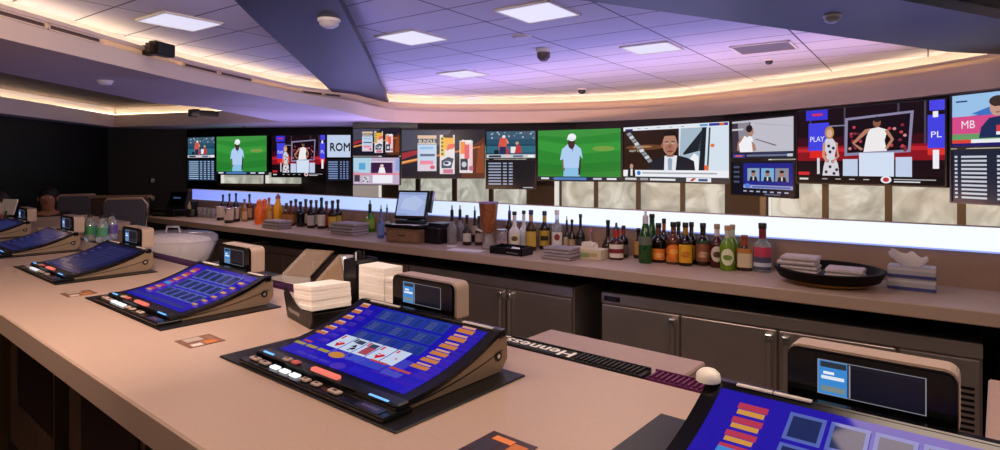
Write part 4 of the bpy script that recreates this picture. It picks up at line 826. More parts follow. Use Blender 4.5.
# left cluster
B_('blue bottle with dark pourer left of the cash drawer', 381, 238, 205, 3.6, '#4c68b4', '#303848', ((.1, .45, '#6c88c8'),), None, 'long', pourer=True)
B_('slim bottle with pale label between the blue and green bottles', 387, 235, 204, 3.2, '#606878', '#2c3040', ((.1, .45, '#c8bca8'),), None, 'long', pourer=True)
B_('bright green bottle with yellow label left of the register', 370, 232, 200, 5.2, '#3c8c1c', '#1c2430', ((.12, .42, '#8cac30'),), '#203818', 'long', tr=.2, pourer=True)
left = [(338, 228, 199.5, 3.6, '#241008', '#2c1c1c', '#c8a83c', 'brown bottle with yellow label beside the grey towel stack'),
        (332.5, 227, 200.5, 3.9, '#381408', '#141010', '#d0a838', 'brown bottle with gold label and black cap in the left cluster'),
        (326.5, 226.5, 201, 3.5, '#7c2c10', '#2c3c5c', '#c04824', 'orange brown bottle with blue grey cap in the left cluster'),
        (321.5, 226, 197.5, 3.7, '#241418', '#24305c', '#e0d4c4', 'dark bottle with large white label and navy cap'),
        (316.3, 225.5, 200, 3.3, '#30201c', '#404c68', '#d4c8b8', 'brown bottle with white label and slate cap'),
        (311, 225.3, 200, 3.5, '#241414', '#141214', '#c4bcb0', 'dark bottle with grey label and black cap left of slate capped one'),
        (305.8, 225, 199, 3.6, '#54240c', '#343c58', '#dccdb4', 'amber bottle with cream label and violet cap'),
        (300.5, 224, 201.5, 3.7, '#0c0a0a', '#101010', None, 'black bottle without label in the left cluster'),
        (295.8, 223.7, 199, 3.4, '#5c2c10', '#1c1818', '#8c5430', 'amber bottle with brown label right of the juice bottles'),
        (291, 223.2, 200.5, 3.3, '#6c3814', '#242c28', '#b87c48', 'honey coloured bottle with tan label'),
        (286.5, 222.5, 203, 3.2, '#4c2810', '#3c3c44', '#a86c3c', 'short brown bottle behind the small grey towel'),
        (269, 220.5, 197.5, 3.2, '#c48c2c', '#b84c6c', '#d0a860', 'amber bottle between the orange and yellow juices'),
        (249.5, 219.5, 194, 2.6, '#6c2c24', '#241c28', '#b08868', 'reddish slim bottle left of the orange juice'),
        (244.5, 219, 199, 2.5, '#a87848', '#504038', '#c8a478', 'tan slim bottle beside the steel bowls'),
        (236.0, 217.8, 193, 2.4, '#242430', '#1c1c28', '#484858', 'dark slim bottle right behind the steel bowls'),
        (229.5, 217, 193.5, 2.4, '#482420', '#1c1820', '#a05040', 'dark red slim bottle behind the steel bowls'),
        (223.0, 216.5, 194.5, 2.4, '#24302c', '#202838', '#808880', 'grey green slim bottle at the left end of the row')]
for i_, (px, yb, yt, hw, g, cp, lb, lab) in enumerate(left): B_(lab, px, yb, yt, hw*1.12, g, cp, ((.1, .46, lb),) if lb else (), None, 'std', tr=.15, dn=-.17 if i_ % 2 else 0)
def juice(px, yb, yt, hw, col, capc, lab, dn=0):
    t_, n_, mpp = bk_at(px, yb); n_ = min(n_+dn, NB-.1); t_ = bk_t(px, n_); Zc = n_/(KS*(px-500)/F+KC); R = hw*Zc/F; H = (CZ-.88)-(yt-HZ)*Zc/F
    t = thing('juice_bottle', lab, 'bottle', BK(t_, n_, .8801), KROT, 'plastic juice pourers'); b = MB(); b.lathe([(R*.95, 0), (R, .01), (R, H*.55), (R*.8, H*.66), (R*.6, H*.72), (R*.55, H*.86)], mat(col, .3)); b.build('body', t)
    c_ = MB(); c_.lathe([(R*.62, H*.85), (R*.6, H*.93), (R*.3, H*.96), (R*.2, H)], mat(capc, .4)); c_.build('spout', t)
juice(259.5, 221, 199, 4.6, '#f0691c', '#e8703c', 'orange juice pourer in front', -.2); juice(264.8, 219.5, 198.5, 4, '#e8601c', '#d85c34', 'second orange juice pourer slightly right and behind', -.1)
juice(278, 220.5, 194, 4, '#f0a818', '#8c4060', 'yellow juice pourer right of the orange ones')
# folded towels
def towels(lab, px0, px1, yb, h, d, n, group, zb=.8801, dn=0, col='#9a8f90', npos=None):
    t0, n0, m0 = bk_at(px0, yb, zb); t1, n1, m1 = bk_at(px1, yb, zb)
    n_ = npos or min((n0+n1)/2+d/2+dn, NB-.06-d/2); a, b = bk_t(px0, n_), bk_t(px1, n_); W = (b-a)/2*.9
    o = MB(); random.seed(px0)
    for i in range(n):
        j = random.uniform(-.012, .012); o.box(-W+j, W+j*.5, -d/2+j*.3, d/2, i*h/n, (i+.94)*h/n, mat(col, .9, noise=.12, nscale=60, bump=.4), bev=h/n*.35, seg=2)
    return tag(o.build('folded_towels', None, BK((a+b)/2, n_, zb), KROT), lab, 'towels', group)
towels('folded grey towels left of the cream wipes box', 547, 577, 254.5, .085, .15, 4, 'folded towels', npos=3.60)
towels('thick stack of grey towels right of the left bottle cluster', 336.5, 362.5, 231, .11, .2, 4, 'folded towels', npos=3.70)
towels('small grey towel heap in front of the yellow juice', 268.5, 286.5, 223.5, .085, .16, 3, 'folded towels', npos=3.6)
# wipes box
def carton(name, lab, px0, px1, yb, h, d, side, npos, extra=None, zb=.8801, group=None):
    a, b = bk_t(px0, npos), bk_t(px1, npos); t = thing(name, lab, 'box', BK((a+b)/2, npos, zb), KROT, group); W = (b-a)/2*.93
    o = MB(); o.box(-W, W, -d/2, d/2, 0, h, mat(side, .6), bev=.003, seg=1); o.build('carton', t); return t, W
t, W = carton('wipes_box', 'cream wipes box with green print and crumpled white paper on top', 571, 606, 258, .07, .12, '#d9c8a8', 3.74)
o = MB()
for (x, z, w, h) in ((-.06, .03, .03, .012), (0, .028, .04, .016), (.07, .032, .03, .012)): o.box(x-w, x+w, -.0615, -.06, z-h, z+h, mat('#8aa070' if x < .05 else '#b8a070', .6))
o.build('print', t)
def crumple(parent, c, r, h, seed, colr='#e8ddd4', n=7):
    random.seed(seed); b = MB()
    for i in range(n):
        a = random.uniform(0, 2*PI); rr_ = random.uniform(.2, .8)*r; x, y = c[0]+rr_*math.cos(a), c[1]+rr_*math.sin(a)*.6
        b.face([(x-r*.5, y, c[2]), (x+r*.5, y+r*.2, c[2]), (x+r*.6*random.random(), y+r*.3, c[2]+h*random.uniform(.5, 1)), (x-r*.4, y-r*.2, c[2]+h*random.uniform(.6, 1))], mat(colr, .8))
        b.face([(x-r*.2, y-r*.4, c[2]), (x+r*.2, y+r*.4, c[2]), (x+r*.3, y+r*.1, c[2]+h*random.uniform(.4, .9)), (x-r*.1, y-r*.2, c[2]+h*random.uniform(.6, 1))], mat(colr, .8))
    return b.build('paper', parent)
crumple(t, (0, 0, .068), .06, .055, 3)
# tissue boxes
TN = 3.80
for i, (z, lab) in enumerate(((.8801, 'lower tissue box, blue and grey, right end of the back counter'), (.8801+.0625, 'upper tissue box with a white tissue pulled out'))):
    t, W = carton('tissue_box', lab, 886.5, 938, 289, .061, .12, '#a9a4aa', TN, zb=z, group='tissue boxes stacked on the back counter')
    o = MB(); o.box(-W-.001, W+.001, -.0612, -.06, .004, .02, mat('#343c78', .5)); o.box(W-.0, W+.0012, -.06, .06, .004, .02, mat('#343c78', .5)); o.box(-W, W, -.0612, -.06, .042, .055, mat('#c4bcc0', .5)); o.build('print', t)
    if i:
        b = MB(); n = 22; R0, vs, fs = .05, [], []
        for k, (r, z_) in enumerate(((.028, .06), (.045, .075), (.060, .10), (.058, .118))):
            for m in range(n):
                a = 2*PI*m/n; w_ = r*(1+.28*math.sin(3*a+k*.4)*k/3); vs.append((w_*math.cos(a)*1.35-.01*k, w_*math.sin(a)*.55, z_+.012*k/3*math.sin(5*a)+.022*k/3*math.cos(a+2)))
        for k in range(3):
            for m in range(n): fs.append((k*n+m, k*n+(m+1) % n, (k+1)*n+(m+1) % n, (k+1)*n+m))
        b.mesh(vs, fs, mat('#efe6e4', .8), True); tag(b.build('tissue', t), 'white tissue pulled out of the slot')
# oval trays
def oval(lab, px0, px1, npos, z, rim, under, tilt, word=None, sy=.80):
    a, b = bk_t(px0, npos), bk_t(px1, npos); R = (b-a)/2*.99; t = thing('serving_tray', lab, 'tray', BK((a+b)/2, npos, z), KROT, 'oval serving trays on the back counter'); o = MB()
    o.lathe([(R*.84, 0), (R*.90, .004), (R*.98, .045), (R*1.0, .052), (R*1.0, .058), (R*.90, .058), (R*.86, .016), (R*.02, .012)], mat(rim, .65, spec=.15), sx=1, sy=sy, seg=40, caps=True)
    for f in range(1): pass
    o.build('rim', t); u = MB(); u.lathe([(R*.80, .0135), (R*.80, .0155)], mat('#2a2322', .8), sx=1, sy=sy, seg=40); u.build('mat_liner', t)
    if under: q = MB(); q.lathe([(R*.70, -.02), (R*.86, -.0005)], mat(under, .5), sx=1, sy=sy, seg=40); tag(q.build('lower_edge', t), 'ochre lower edge'); 
    if word: q = MB(); q.text(word, (-.02, -R*.965*sy-.001, .036), (1, 0, 0), (0, .15, 1), .018, mat('#e8e0d8', .5), w=.075); q.build('lettering', t)
    t.rotation_euler.x = tilt; return t, R
NT = 3.69
ta, R = oval('large black oval serving tray holding folded cloths', 774, 888, NT, .914, '#120c0a', '#a8782c', .05)
def tw2(lab, px0, px1, npos, z, h, d, n):
    return towels(lab, px0, px1, 270, h, d, n, 'folded cloths on the oval tray', zb=z, npos=npos, col='#c4b4b4')
tw2('taller stack of folded pale cloths on left of the oval tray', 779, 821, NT-.02, .934, .095, .15, 4)
tw2('flatter folded pale cloth on the right half of oval tray', 822, 866, NT-.03, .933, .052, .15, 2)
# register
PN = 3.66
t = thing('cash_register', 'touch screen register with tilted light blue screen on the back counter', 'register', BK(bk_t(411, PN), PN+.0, .8801+.152), KROT+.30)
b = MB(); b.box(-.11, .11, -.08, .1, 0, .03, M_BLACK, bev=.006); b.box(-.06, .06, .03, .08, .02, .16, M_BLACK, bev=.006); b.build('stand', t)
R = Matrix.Translation((0, -.03, .045))@Matrix.Rotation(math.radians(-19), 4, 'X')
mo = MB(); mo.box(-.15, .15, -.0, .045, 0, .25, mat('#17110f', .35), bev=.008, rot=R); mo.build('monitor', t)
def M3(u, v, k_): return R@Vector((-.132+.264*u, -.001-k_*.0003, .024+v*.205))
s = Scr(M3, .85); s.rect(0, 0, 1, 1, '#a9bcec'); s.poly([(.1, .3), (.7, .2), (.95, .6), (.6, .85), (.2, .7)], '#bccdf4'); s.rect(.04, .9, .96, .97, '#8ea4d8'); s.rect(.04, .03, .4, .08, '#90a4d4'); s.build('screen', t)
q = MB(); q.box(.158, .185, .0, .04, .06, .25, M_BLACK, bev=.004, rot=R); q.build('card_reader', t)
dr = thing('till', 'wide brown till drawer unit below the register', 'till', BK(bk_t(402, PN-.1), PN-.01, .8801), KROT+.12)
b = MB(); b.box(-.16, .18, -.12, .17, 0, .12, mat('#7a5a44', .5, noise=.15, nscale=30), bev=.004, seg=1); b.box(-.17, .19, -.125, .175, .12, .15, M_BLACK, bev=.004, seg=1); b.build('drawer_case', dr)
b = MB(); b.box(-.145, .165, -.127, -.12, .015, .1, mat('#8a664c', .5, noise=.15, nscale=30), bev=.003, seg=1); b.box(-.03, .05, -.13, -.126, .06, .066, M_BLACK); b.build('drawer', dr)
o = MB()
for (x, y, r, z) in ((-.02, -.085, .25, 0), (.09, -.08, -.3, .0012)):
    R2 = Matrix.Translation((x, y, z))@Matrix.Rotation(r, 4, 'Z'); o.box(-.075, .075, -.04, .04, 0, .001, M_WHITE, rot=R2)
tag(o.build('receipts', None, BK(bk_t(402, PN-.1), PN-.01, .8801+.1505), KROT+.12), 'white paper slips lying on the cash drawer edge', 'paper')
pr = thing('receipt_printer', 'black receipt printer right of the cash drawer', 'printer', BK(bk_t(433, 3.74)+.07, 3.74, .8801), KROT)
b = MB(); b.box(-.085, .085, -.1, .12, 0, .13, mat('#15101a', .4), bev=.006); b.box(-.08, .08, -.05, .12, .13, .165, mat('#1c1626', .4), bev=.006); b.build('printer_body', pr); b = MB(); b.box(-.06, .06, -.09, -.055, .1301, .134, mat('#2c2440', .4)); b.build('paper_slot', pr)
# amber dispenser
P = BK(bk_t(488.5, 3.70), 3.70, .8801); t = thing('beverage_dispenser', 'tall amber plastic dispenser of snack mix on a clear base', 'dispenser', P, KROT)
b = MB(); b.lathe([(.03, .12), (.05, .14), (.066, .25), (.074, .335), (.076, .35)], mat('#94542a', .35, noise=.4, nscale=60, bump=.4), seg=24); b.build('hopper', t); b = MB(); b.lathe([(.055, 0), (.058, .01), (.042, .06), (.034, .12)], mat('#cfc8c4', .1, trans=.7), seg=24); b.build('base', t); b = MB(); b.lathe([(.079, .35), (.079, .362), (.02, .366)], mat('#8a74a0', .3), seg=24); b.build('lid', t); tag(t.children[0], 'hopper full of amber snack mix')
b = MB(); b.tube([(-.045, -.02, .13), (-.075, -.05, .15)], .008, mat('#d8d0c8', .3)); b.build('knob', t)
P = BK(bk_t(502, 3.72), 3.72, .8801); t = thing('glass_jar', 'clear jar with pinkish contents right of the amber dispenser', 'jar', P, KROT)
b = MB(); b.lathe([(.036, 0), (.04, .01), (.04, .13), (.036, .14)], mat('#ddd0d4', .08, trans=.7)); b.build('jar', t); b = MB(); b.lathe([(.034, .004), (.036, .06), (.03, .07)], mat('#d4a8a8', .7, noise=.3, nscale=70)); b.build('contents', t); b = MB(); b.lathe([(.041, .138), (.041, .155)], M_CHROME); b.build('lid', t)
# black caddy with napkin
a, b_ = bk_t(494, 3.58), bk_t(529, 3.58); t = thing('check_caddy', 'flat black caddy with a white slip in front of white bottles', 'caddy', BK((a+b_)/2, 3.58, .8801), KROT); W = (b_-a)/2*.92
b = MB(); b.box(-W, W, -.07, .07, 0, .012, M_BLACK); b.box(-W, W, -.07, -.06, 0, .05, M_BLACK, bev=.003); b.box(-W, W, .06, .07, 0, .06, M_BLACK, bev=.003); b.box(-W, -W+.01, -.07, .07, 0, .055, M_BLACK); b.box(W-.01, W, -.07, .07, 0, .055, M_BLACK); b.box(-.01, 0, -.07, .07, 0, .05, M_BLACK); b.build('caddy_box', t)
b = MB(); b.face([(W*.05, -.071, .02), (W*.75, -.071, .015), (W*.7, -.03, .055), (W*.25, -.03, .058)], M_WHITE); b.build('slip', t)
o = MB(); R2 = Matrix.Rotation(.2, 4, 'Z'); o.box(-.14, .14, -.06, .06, 0, .0015, M_WHITE, rot=R2); tag(o.build('paper_sheet', None, BK(bk_t(466, 3.52), 3.52, .8801), KROT), 'white paper sheet lying flat in front of small dark bottles', 'paper')
o = MB(); o.box(-.035, .035, -.03, .03, 0, .006, M_WHITE, bev=.002); tag(o.build('paper_pad', None, BK(bk_t(452, 3.62), 3.62, .8801), KROT), 'small white paper pad beside the receipt printer', 'paper')
# steel bowls, glasses, blender, far register
for i, (px, nn_, rr_, h, lab) in enumerate(((221.0, 3.74, .056, .16, 'left polished steel shaker by the orange juice'), (229, 3.60, .058, .165, 'middle polished steel shaker by the orange juice'), (236, 3.74, .056, .16, 'right polished steel shaker by the orange juice'))):
    t = thing('shaker', lab, 'shaker', BK(bk_t(px, nn_), nn_, .8801), KROT, 'steel shakers'); b = MB(); b.lathe([(rr_*.75, 0), (rr_*.8, .01), (rr_, h), (rr_*1.04, h+.002), (rr_*.96, h), (rr_*.74, .012)], M_CHROME, seg=24); b.build('cup', t); b = MB(); b.lathe([(rr_*.79, h*.0), (rr_*.86, h*.2)], mat('#1c1816', .4), seg=24, caps=False); b.build('band', t)
for i, px in enumerate((200, 204.5, 209, 213.5)):
    nn_ = 3.8; o = MB(); o.lathe([(.026, 0), (.028, .004), (.036, .12), (.034, .12), (.025, .008)], mat('#d8d4d8', .05, trans=.8), caps=False)
    tag(o.build('drinking_glass', None, BK(bk_t(px, nn_), nn_, .8801), KROT), ('leftmost', 'second', 'third', 'rightmost')[i]+' clear glass of the row left of the steel shakers', 'glass', 'clear glasses on the back counter')
t = thing('coffee_grinder', 'dark squat grinder with cream dome at left end of the back counter', 'grinder', BK(bk_t(192.5, 3.76), 3.76, .8801), KROT)
b = MB(); b.lathe([(.075, 0), (.08, .02), (.07, .08), (.06, .1)], mat('#1c1814', .4)); b.build('base', t); b = MB(); b.lathe([(.058, .1), (.062, .14), (.04, .19), (.005, .2)], mat('#cdbda0', .4)); b.build('dome', t); b = MB(); b.box(.02, .07, -.04, .04, .1, .2, M_BLACK, bev=.01); b.build('head', t)
t = thing('far_register', 'dark register terminal at left end of the back counter', 'register', BK(-7.95, 3.72, .8801), KROT+.2)
b = MB(); b.box(-.2, .2, -.18, .12, 0, .09, M_BLACK, bev=.008); b.build('drawer_case', t); b = MB(); R2 = Matrix.Translation((0, 0, .1))@Matrix.Rotation(-.25, 4, 'X'); b.box(-.17, .17, 0, .04, 0, .22, M_BLKM, bev=.006, rot=R2); b.build('monitor', t); b = MB(); b.box(-.08, .06, -.003, -.001, .12, .14, mat('#3c5c8c', .4, emit=.6), rot=R2); b.box(-.15, .15, -.002, -.0005, .02, .2, M_GLOSS, rot=R2); b.build('screen', t)
b = MB(); b.box(-.19, .05, -.183, -.18, .03, .045, mat('#6a5448', .5)); b.build('label_strip', t)
# ================================================================== FAR LEFT: chairs, people, wall bits
def club_chair(lab, X, Y, rz, colr, frame):
    t = thing('lounge_chair', lab, 'chair', (X, Y, 0), rz, 'lounge chairs beyond the bar'); t.scale = (.85, .85, .95); f = mat(colr, .8)
    b = MB(); b.box(-.28, .28, -.28, .28, .68, .76, f, bev=.03); b.build('seat', t)
    b = MB(); b.prism([(-.25, .74), (.25, .74), (.275, 1.11), (.21, 1.175), (-.21, 1.175), (-.275, 1.11)], .22, .28, f, bev=.015); b.build('backrest', t)
    b = MB(); fr = mat(frame, .4); b.tube([(-.26, .25, .74), (-.285, .25, 1.12), (-.22, .25, 1.19), (.22, .25, 1.19), (.285, .25, 1.12), (.26, .25, .74)], .018, fr); b.build('back_frame', t)
    for sx_ in (-1, 1):
        for sy_ in (-1, 1): b = MB(); b.tube([(sx_*.25, sy_*.25, 0), (sx_*.22, sy_*.22, .69)], .02, fr); b.build('leg', t)
club_chair('grey lounge chair with tan frame beyond the bar, right one', -4.40, 6.9, .2, '#5a5762', '#b89c88')
club_chair('grey lounge chair with tan frame beyond the bar, left one', -5.52, 7.8, .5, '#56525c', '#b09480')
pt = MB(); pt.box(-.28, .35, -.06, .06, 0, 1.12, mat('#4a382e', .6), bev=.01); pt.box(-.30, .37, -.08, .08, 1.12, 1.15, mat('#8a6c58', .5)); tag(pt.build('booth_partition', None, (-4.78, 7.5, 0), .15), 'low brown partition behind the lounge chairs', 'partition')
pn = thing('tilted_panel', 'small pale tilted panel on a foot at the far end of bar', 'panel', BAR(-6.38, 1.2, 1.0701), BROT+.5); pn.scale = (.75, .75, .75)
b = MB(); b.box(-.06, .06, -.05, .05, 0, .012, M_BLACK); b.tube([(0, .0, .01), (0, .02, .1)], .012, M_BLACK); b.build('foot', pn); b = MB(); b.box(-.1, .1, -.008, .008, .06, .24, M_WHITE, bev=.006, rot=Matrix.Rotation(-.3, 4, 'X')); b.build('panel', pn)
def person(lab, X, Y, rz, shirt, skin, hair):
    t = thing('person', lab, 'person', (X, Y, 0), rz)
    def skin_mesh(V, E, Rr, name, m, parent, lvl=2):
        V = [(x, y, z-.25) for x, y, z in V]
        me = bpy.data.meshes.new(name); me.from_pydata(V, E, []); o = bpy.data.objects.new(name, me); COL.objects.link(o)
        mo_ = o.modifiers.new('s', 'SKIN')
        for i, r in enumerate(Rr): me.skin_vertices[0].data[i].radius = (r[0], r[1]) if isinstance(r, tuple) else (r, r)
        me.skin_vertices[0].data[0].use_root = True
        o.modifiers.new('u', 'SUBSURF').levels = lvl
        dg = bpy.context.evaluated_depsgraph_get(); nm = bpy.data.meshes.new_from_object(o.evaluated_get(dg)); bpy.data.objects.remove(o)
        nm.materials.clear(); nm.materials.append(m)
        for p_ in nm.polygons: p_.use_smooth = True
        q_ = bpy.data.objects.new(name, nm); COL.objects.link(q_); q_.parent = parent; return q_
    sk = mat(skin, .5)
    DZ = -.25
    V = [(0, .02, .72), (0, .03, .95), (0, .03, 1.16), (0, .02, 1.25), (0, 0, 1.32), (0, -.01, 1.40), (0, 0, 1.47),
         (-.17, .02, 1.2), (-.22, -.02, .95), (-.16, -.22, .86), (-.10, -.30, .88), (.17, .02, 1.2), (.22, -.02, .95), (.16, -.22, .86), (.10, -.30, .88),
         (-.1, -.05, .70), (-.12, -.42, .74), (-.12, -.40, .34), (-.12, -.5, .29), (.1, -.05, .70), (.12, -.42, .74), (.12, -.40, .34), (.12, -.5, .29)]
    E = [(0, 1), (1, 2), (2, 3), (3, 4), (4, 5), (5, 6), (2, 7), (7, 8), (8, 9), (9, 10), (2, 11), (11, 12), (12, 13), (13, 14), (0, 15), (15, 16), (16, 17), (17, 18), (0, 19), (19, 20), (20, 21), (21, 22)]
    Rr = [(.15, .11), (.14, .10), (.15, .10), .06, .07, .085, .06, .055, .045, .034, .03, .055, .045, .034, .03, .085, .07, .045, .04, .085, .07, .045, .04]
    bdy = skin_mesh(V, E, Rr, 'body', sk, t)
    skin_mesh([(0, .02, .70), (0, .03, .95), (0, .03, 1.17), (-.18, .02, 1.2), (-.225, -.02, .97), (.18, .02, 1.2), (.225, -.02, .97)], [(0, 1), (1, 2), (2, 3), (3, 4), (2, 5), (5, 6)], [(.17, .13), (.16, .12), (.17, .12), .068, .056, .068, .056], 'shirt', mat(shirt, .8), t)
    skin_mesh([(0, .02, .70), (-.1, -.05, .69), (-.12, -.42, .69), (-.12, -.40, .32), (.1, -.05, .69), (.12, -.42, .69), (.12, -.40, .32)], [(0, 1), (1, 2), (2, 3), (0, 4), (4, 5), (5, 6)], [(.16, .12), .098, .082, .058, .098, .082, .058], 'trousers', mat('#15141a', .8), t)
    h = MB(); hm = mat(hair, .7); h.ball((0, .03, 1.18), .098, .10, .11, hm); h.build('hair', t)
    def bit(name, m_, *balls):
        f = MB()
        for c_, a_, b_, d_ in balls: f.ball(c_, a_, b_, d_, m_, 8, 6)
        return f.build(name, t)
    bit('nose', sk, ((0, -.10, 1.135), .014, .02, .022)); bit('mouth', mat('#7a4038', .5), ((0, -.085, 1.095), .024, .01, .006))
    for sx_ in (-1, 1):
        e_ = bit('eye', mat('#e8e0d8', .3), ((sx_*.033, -.085, 1.155), .012, .01, .008)); bit('ear', sk, ((sx_*.088, 0, 1.14), .012, .02, .028))
        p_ = bit('pupil', mat('#1a1010', .3), ((sx_*.033, -.094, 1.155), .006, .004, .006)); p_.parent = e_
    return t
person('person with black hair seated behind the low partition, face toward the bar', -5.2, 6.9, .5, '#1c1618', '#a06c54', '#0c0808')
person('person in dark clothes at the left picture edge, seated behind the bar end', -4.70, 5.6, .5, '#241a1c', '#a8745c', '#20140f')
def stool(X, Y, rz, lab):
    t = thing('bar_stool', lab, 'stool', (X, Y, 0), rz, 'seats of the people beyond the bar'); b = MB(); b.box(-.2, .2, -.22, .2, .29, .348, M_DK, bev=.02); b.build('seat', t)
    for sx_ in (-1, 1):
        for sy_ in (-1, 1): b = MB(); b.tube([(sx_*.18, sy_*.18, 0), (sx_*.15, sy_*.15, .30)], .014, M_BLKM); b.build('leg', t)
stool(-5.2, 6.9, .5, 'dark seat under the person with black hair'); stool(-4.70, 5.6, .5, 'dark seat under the person at the left picture edge')
for i, (px, py, lab) in enumerate(((152, 180.5, 'upper small pale reflection on dark wall, modelled as a blob'), (152, 198, 'lower small pale reflection on dark wall, modelled as a blob'))):  # pale blobs modelled in place of small reflections on the wall
    X, Z = (px-500)/F*9.5, 9.5; z = CZ-(py-HZ)*9.5/F; o = MB(); o.ball((0, 0, 0), .035, .02, .04, mat('#b8b0a0', .4)); o.box(-.025, .025, 0, .1, -.03, .03, M_BLKM)
    # on the wall line between (-6.13,9.52) and (-5.3,9.95)
    k = (px-500)/F; A_, B_w = WQ[0], WQ[1]; u = (k*A_.y-A_.x)/((B_w.x-A_.x)-k*(B_w.y-A_.y)); X, Y = A_.x+(B_w.x-A_.x)*u, A_.y+(B_w.y-A_.y)*u
    z = CZ-(py-HZ)*Y/F; tag(o.build('wall_reflection', None, (X+.03, Y-.03, z), 1.0), lab, 'reflection blob', 'pale reflection blobs')
# ================================================================== CEILING FITTINGS
M_LAMP = mat('#e9e6ff', .5, emit=.92)
def ceil_at(px, py): X, Z = at(px, py, ZT); return X, Z
CR = BROT+.075
def panel_light(px, py, lab, w=.178, d=.178, rz=CR, m=None, cat='ceiling light', name='ceiling_light'):
    X, Y = ceil_at(px, py); t = thing(name, lab, cat, (X, Y, ZT), rz, 'square ceiling lights' if m is None else None)
    b = MB()
    for (x0, x1, y0, y1) in ((-w, w, -d, -d+.012), (-w, w, d-.012, d), (-w, -w+.012, -d, d), (w-.012, w, -d, d)): b.box(x0, x1, y0, y1, -.012, -.001, M_WHITE)
    b.build('frame', t); b = MB(); b.box(-w+.012, w-.012, -d+.012, d-.012, -.008, -.002, m or M_LAMP); b.build('diffuser' if m is None else 'grille', t)
panel_light(180, 21, 'bright square ceiling light left of the blue beam'); panel_light(412, 37, 'square ceiling light just right of the blue beam')
panel_light(538, 11.5, 'square ceiling light at the top middle of the picture'); panel_light(463, 73.5, 'small looking square ceiling light far back above the offer screen')
panel_light(652, 47.5, 'square ceiling light nearest the grey ceiling vent'); panel_light(472, 98.2, 'farthest ceiling light at the cove edge')
panel_light(764, 47, 'dark grey flat ceiling vent panel beyond the slate beam', .20, .178, CR, mat('#77757c', .6), 'vent', 'ceiling_vent')
def disc(name, lab, px, py, z, r, h, colr, cat, group=None):
    X, Y = at(px, py, z); t = thing(name, lab, cat, (X, Y, z), 0, group); b = MB(); b.lathe([(r*1.15, -.001), (r*1.15, -h*.25), (r, -h*.3)], M_WHITE if colr != '#222' else M_BLACK); b.build('base', t)
    b = MB(); b.lathe([(r, -h*.3), (r*.95, -h*.7), (r*.5, -h), (.002, -h*1.02)], mat(colr, .4)); b.build('sensor', t); return t
disc('smoke_detector', 'white smoke detector on the blue beam', 329, 19, zbm, .05, .045, '#c8c4c4', 'detector')
disc('sprinkler', 'small sprinkler head on the slate beam', 832, 15, zbm, .035, .04, '#b0b0b4', 'sprinkler')
disc('smoke_detector', 'white detector on left lower soffit', 105, 80.5, ZBL, .045, .035, '#d8d4e0', 'detector')
disc('sprinkler', 'dark sprinkler drop below the tile ceiling, middle', 543.5, 49, ZT, .05, .09, '#6a5a58', 'sprinkler')
disc('sprinkler', 'small dark sprinkler near the cove, centre', 582, 88.5, ZT, .045, .06, '#34343c', 'sprinkler'); disc('sprinkler', 'small dark sprinkler below the grey vent panel', 769, 59.5, ZT, .03, .04, '#34343c', 'sprinkler')
disc('smoke_detector', 'flat round cover on the tile ceiling left of the middle sprinkler', 521, 36, ZT, .06, .02, '#cfcde0', 'detector')
disc('sprinkler', 'tiny sprinkler on the soffit above the left televisions', 244, 125.5, ZBL, .03, .03, '#34343c', 'sprinkler')
# speakers on the bulkhead
def speaker(lab, loc, rz, w, d, h, tilt=.0):
    t = thing('loudspeaker', lab, 'speaker', loc, rz, 'loudspeakers on ceiling bulkheads'); b = MB(); b.prism([(-w, -h), (w, -h*.9), (w, h*.9), (-w, h)], -d, d*.2, mat('#17130f', .5), bev=.008); b.build('cabinet', t)
    b = MB(); b.prism([(-w*.9, -h*.86), (w*.9, -h*.78), (w*.9, h*.78), (-w*.9, h*.86)], -d-.004, -d+.001, mat('#221f1c', .7)); b.lathe([(.008, 0), (.008, .001)], M_CHROME) if False else None; b.build('grille', t)
    b = MB(); b.box(-.03, .03, d*.2, d*.2+.2, -.03, .03, M_BLKM); b.build('bracket', t); b = MB(); b.box(-w-.03, -w+.002, -d*.6, 0, -h*.6, h*.6, mat('#3c2c20', .5)); b.build('side_cap', t)
def bulk_pt(px):       # the point of the left bulkhead face on a sight line
    k = (px-500)/F
    for i in range(len(OL)-1):
        a, b = OL[i], OL[i+1]
        fa, fb = a.x-k*a.y, b.x-k*b.y
        if a.y > .3 and fa*fb <= 0: u = fa/(fa-fb); return a+(b-a)*u, (b-a).normalized()
    return OL[-1], Vector((0, 1))
p_, d_ = bulk_pt(150); zz = CZ-(50-HZ)*p_.y/F; nrm = Vector((d_.y, -d_.x))
q_ = p_+nrm*.06; speaker('black loudspeaker on the left bulkhead', (q_.x, q_.y, zz), math.atan2(d_.y, d_.x)-.25, .072, .06, .045)
# second speaker under the tray edge
X, Y = (197-500)/F*6.5, 6.5; zz = CZ-(113-HZ)*6.5/F
speaker('small dark loudspeaker below the left ceiling tray', (X, Y, zz), -.9, .08, .07, .04)
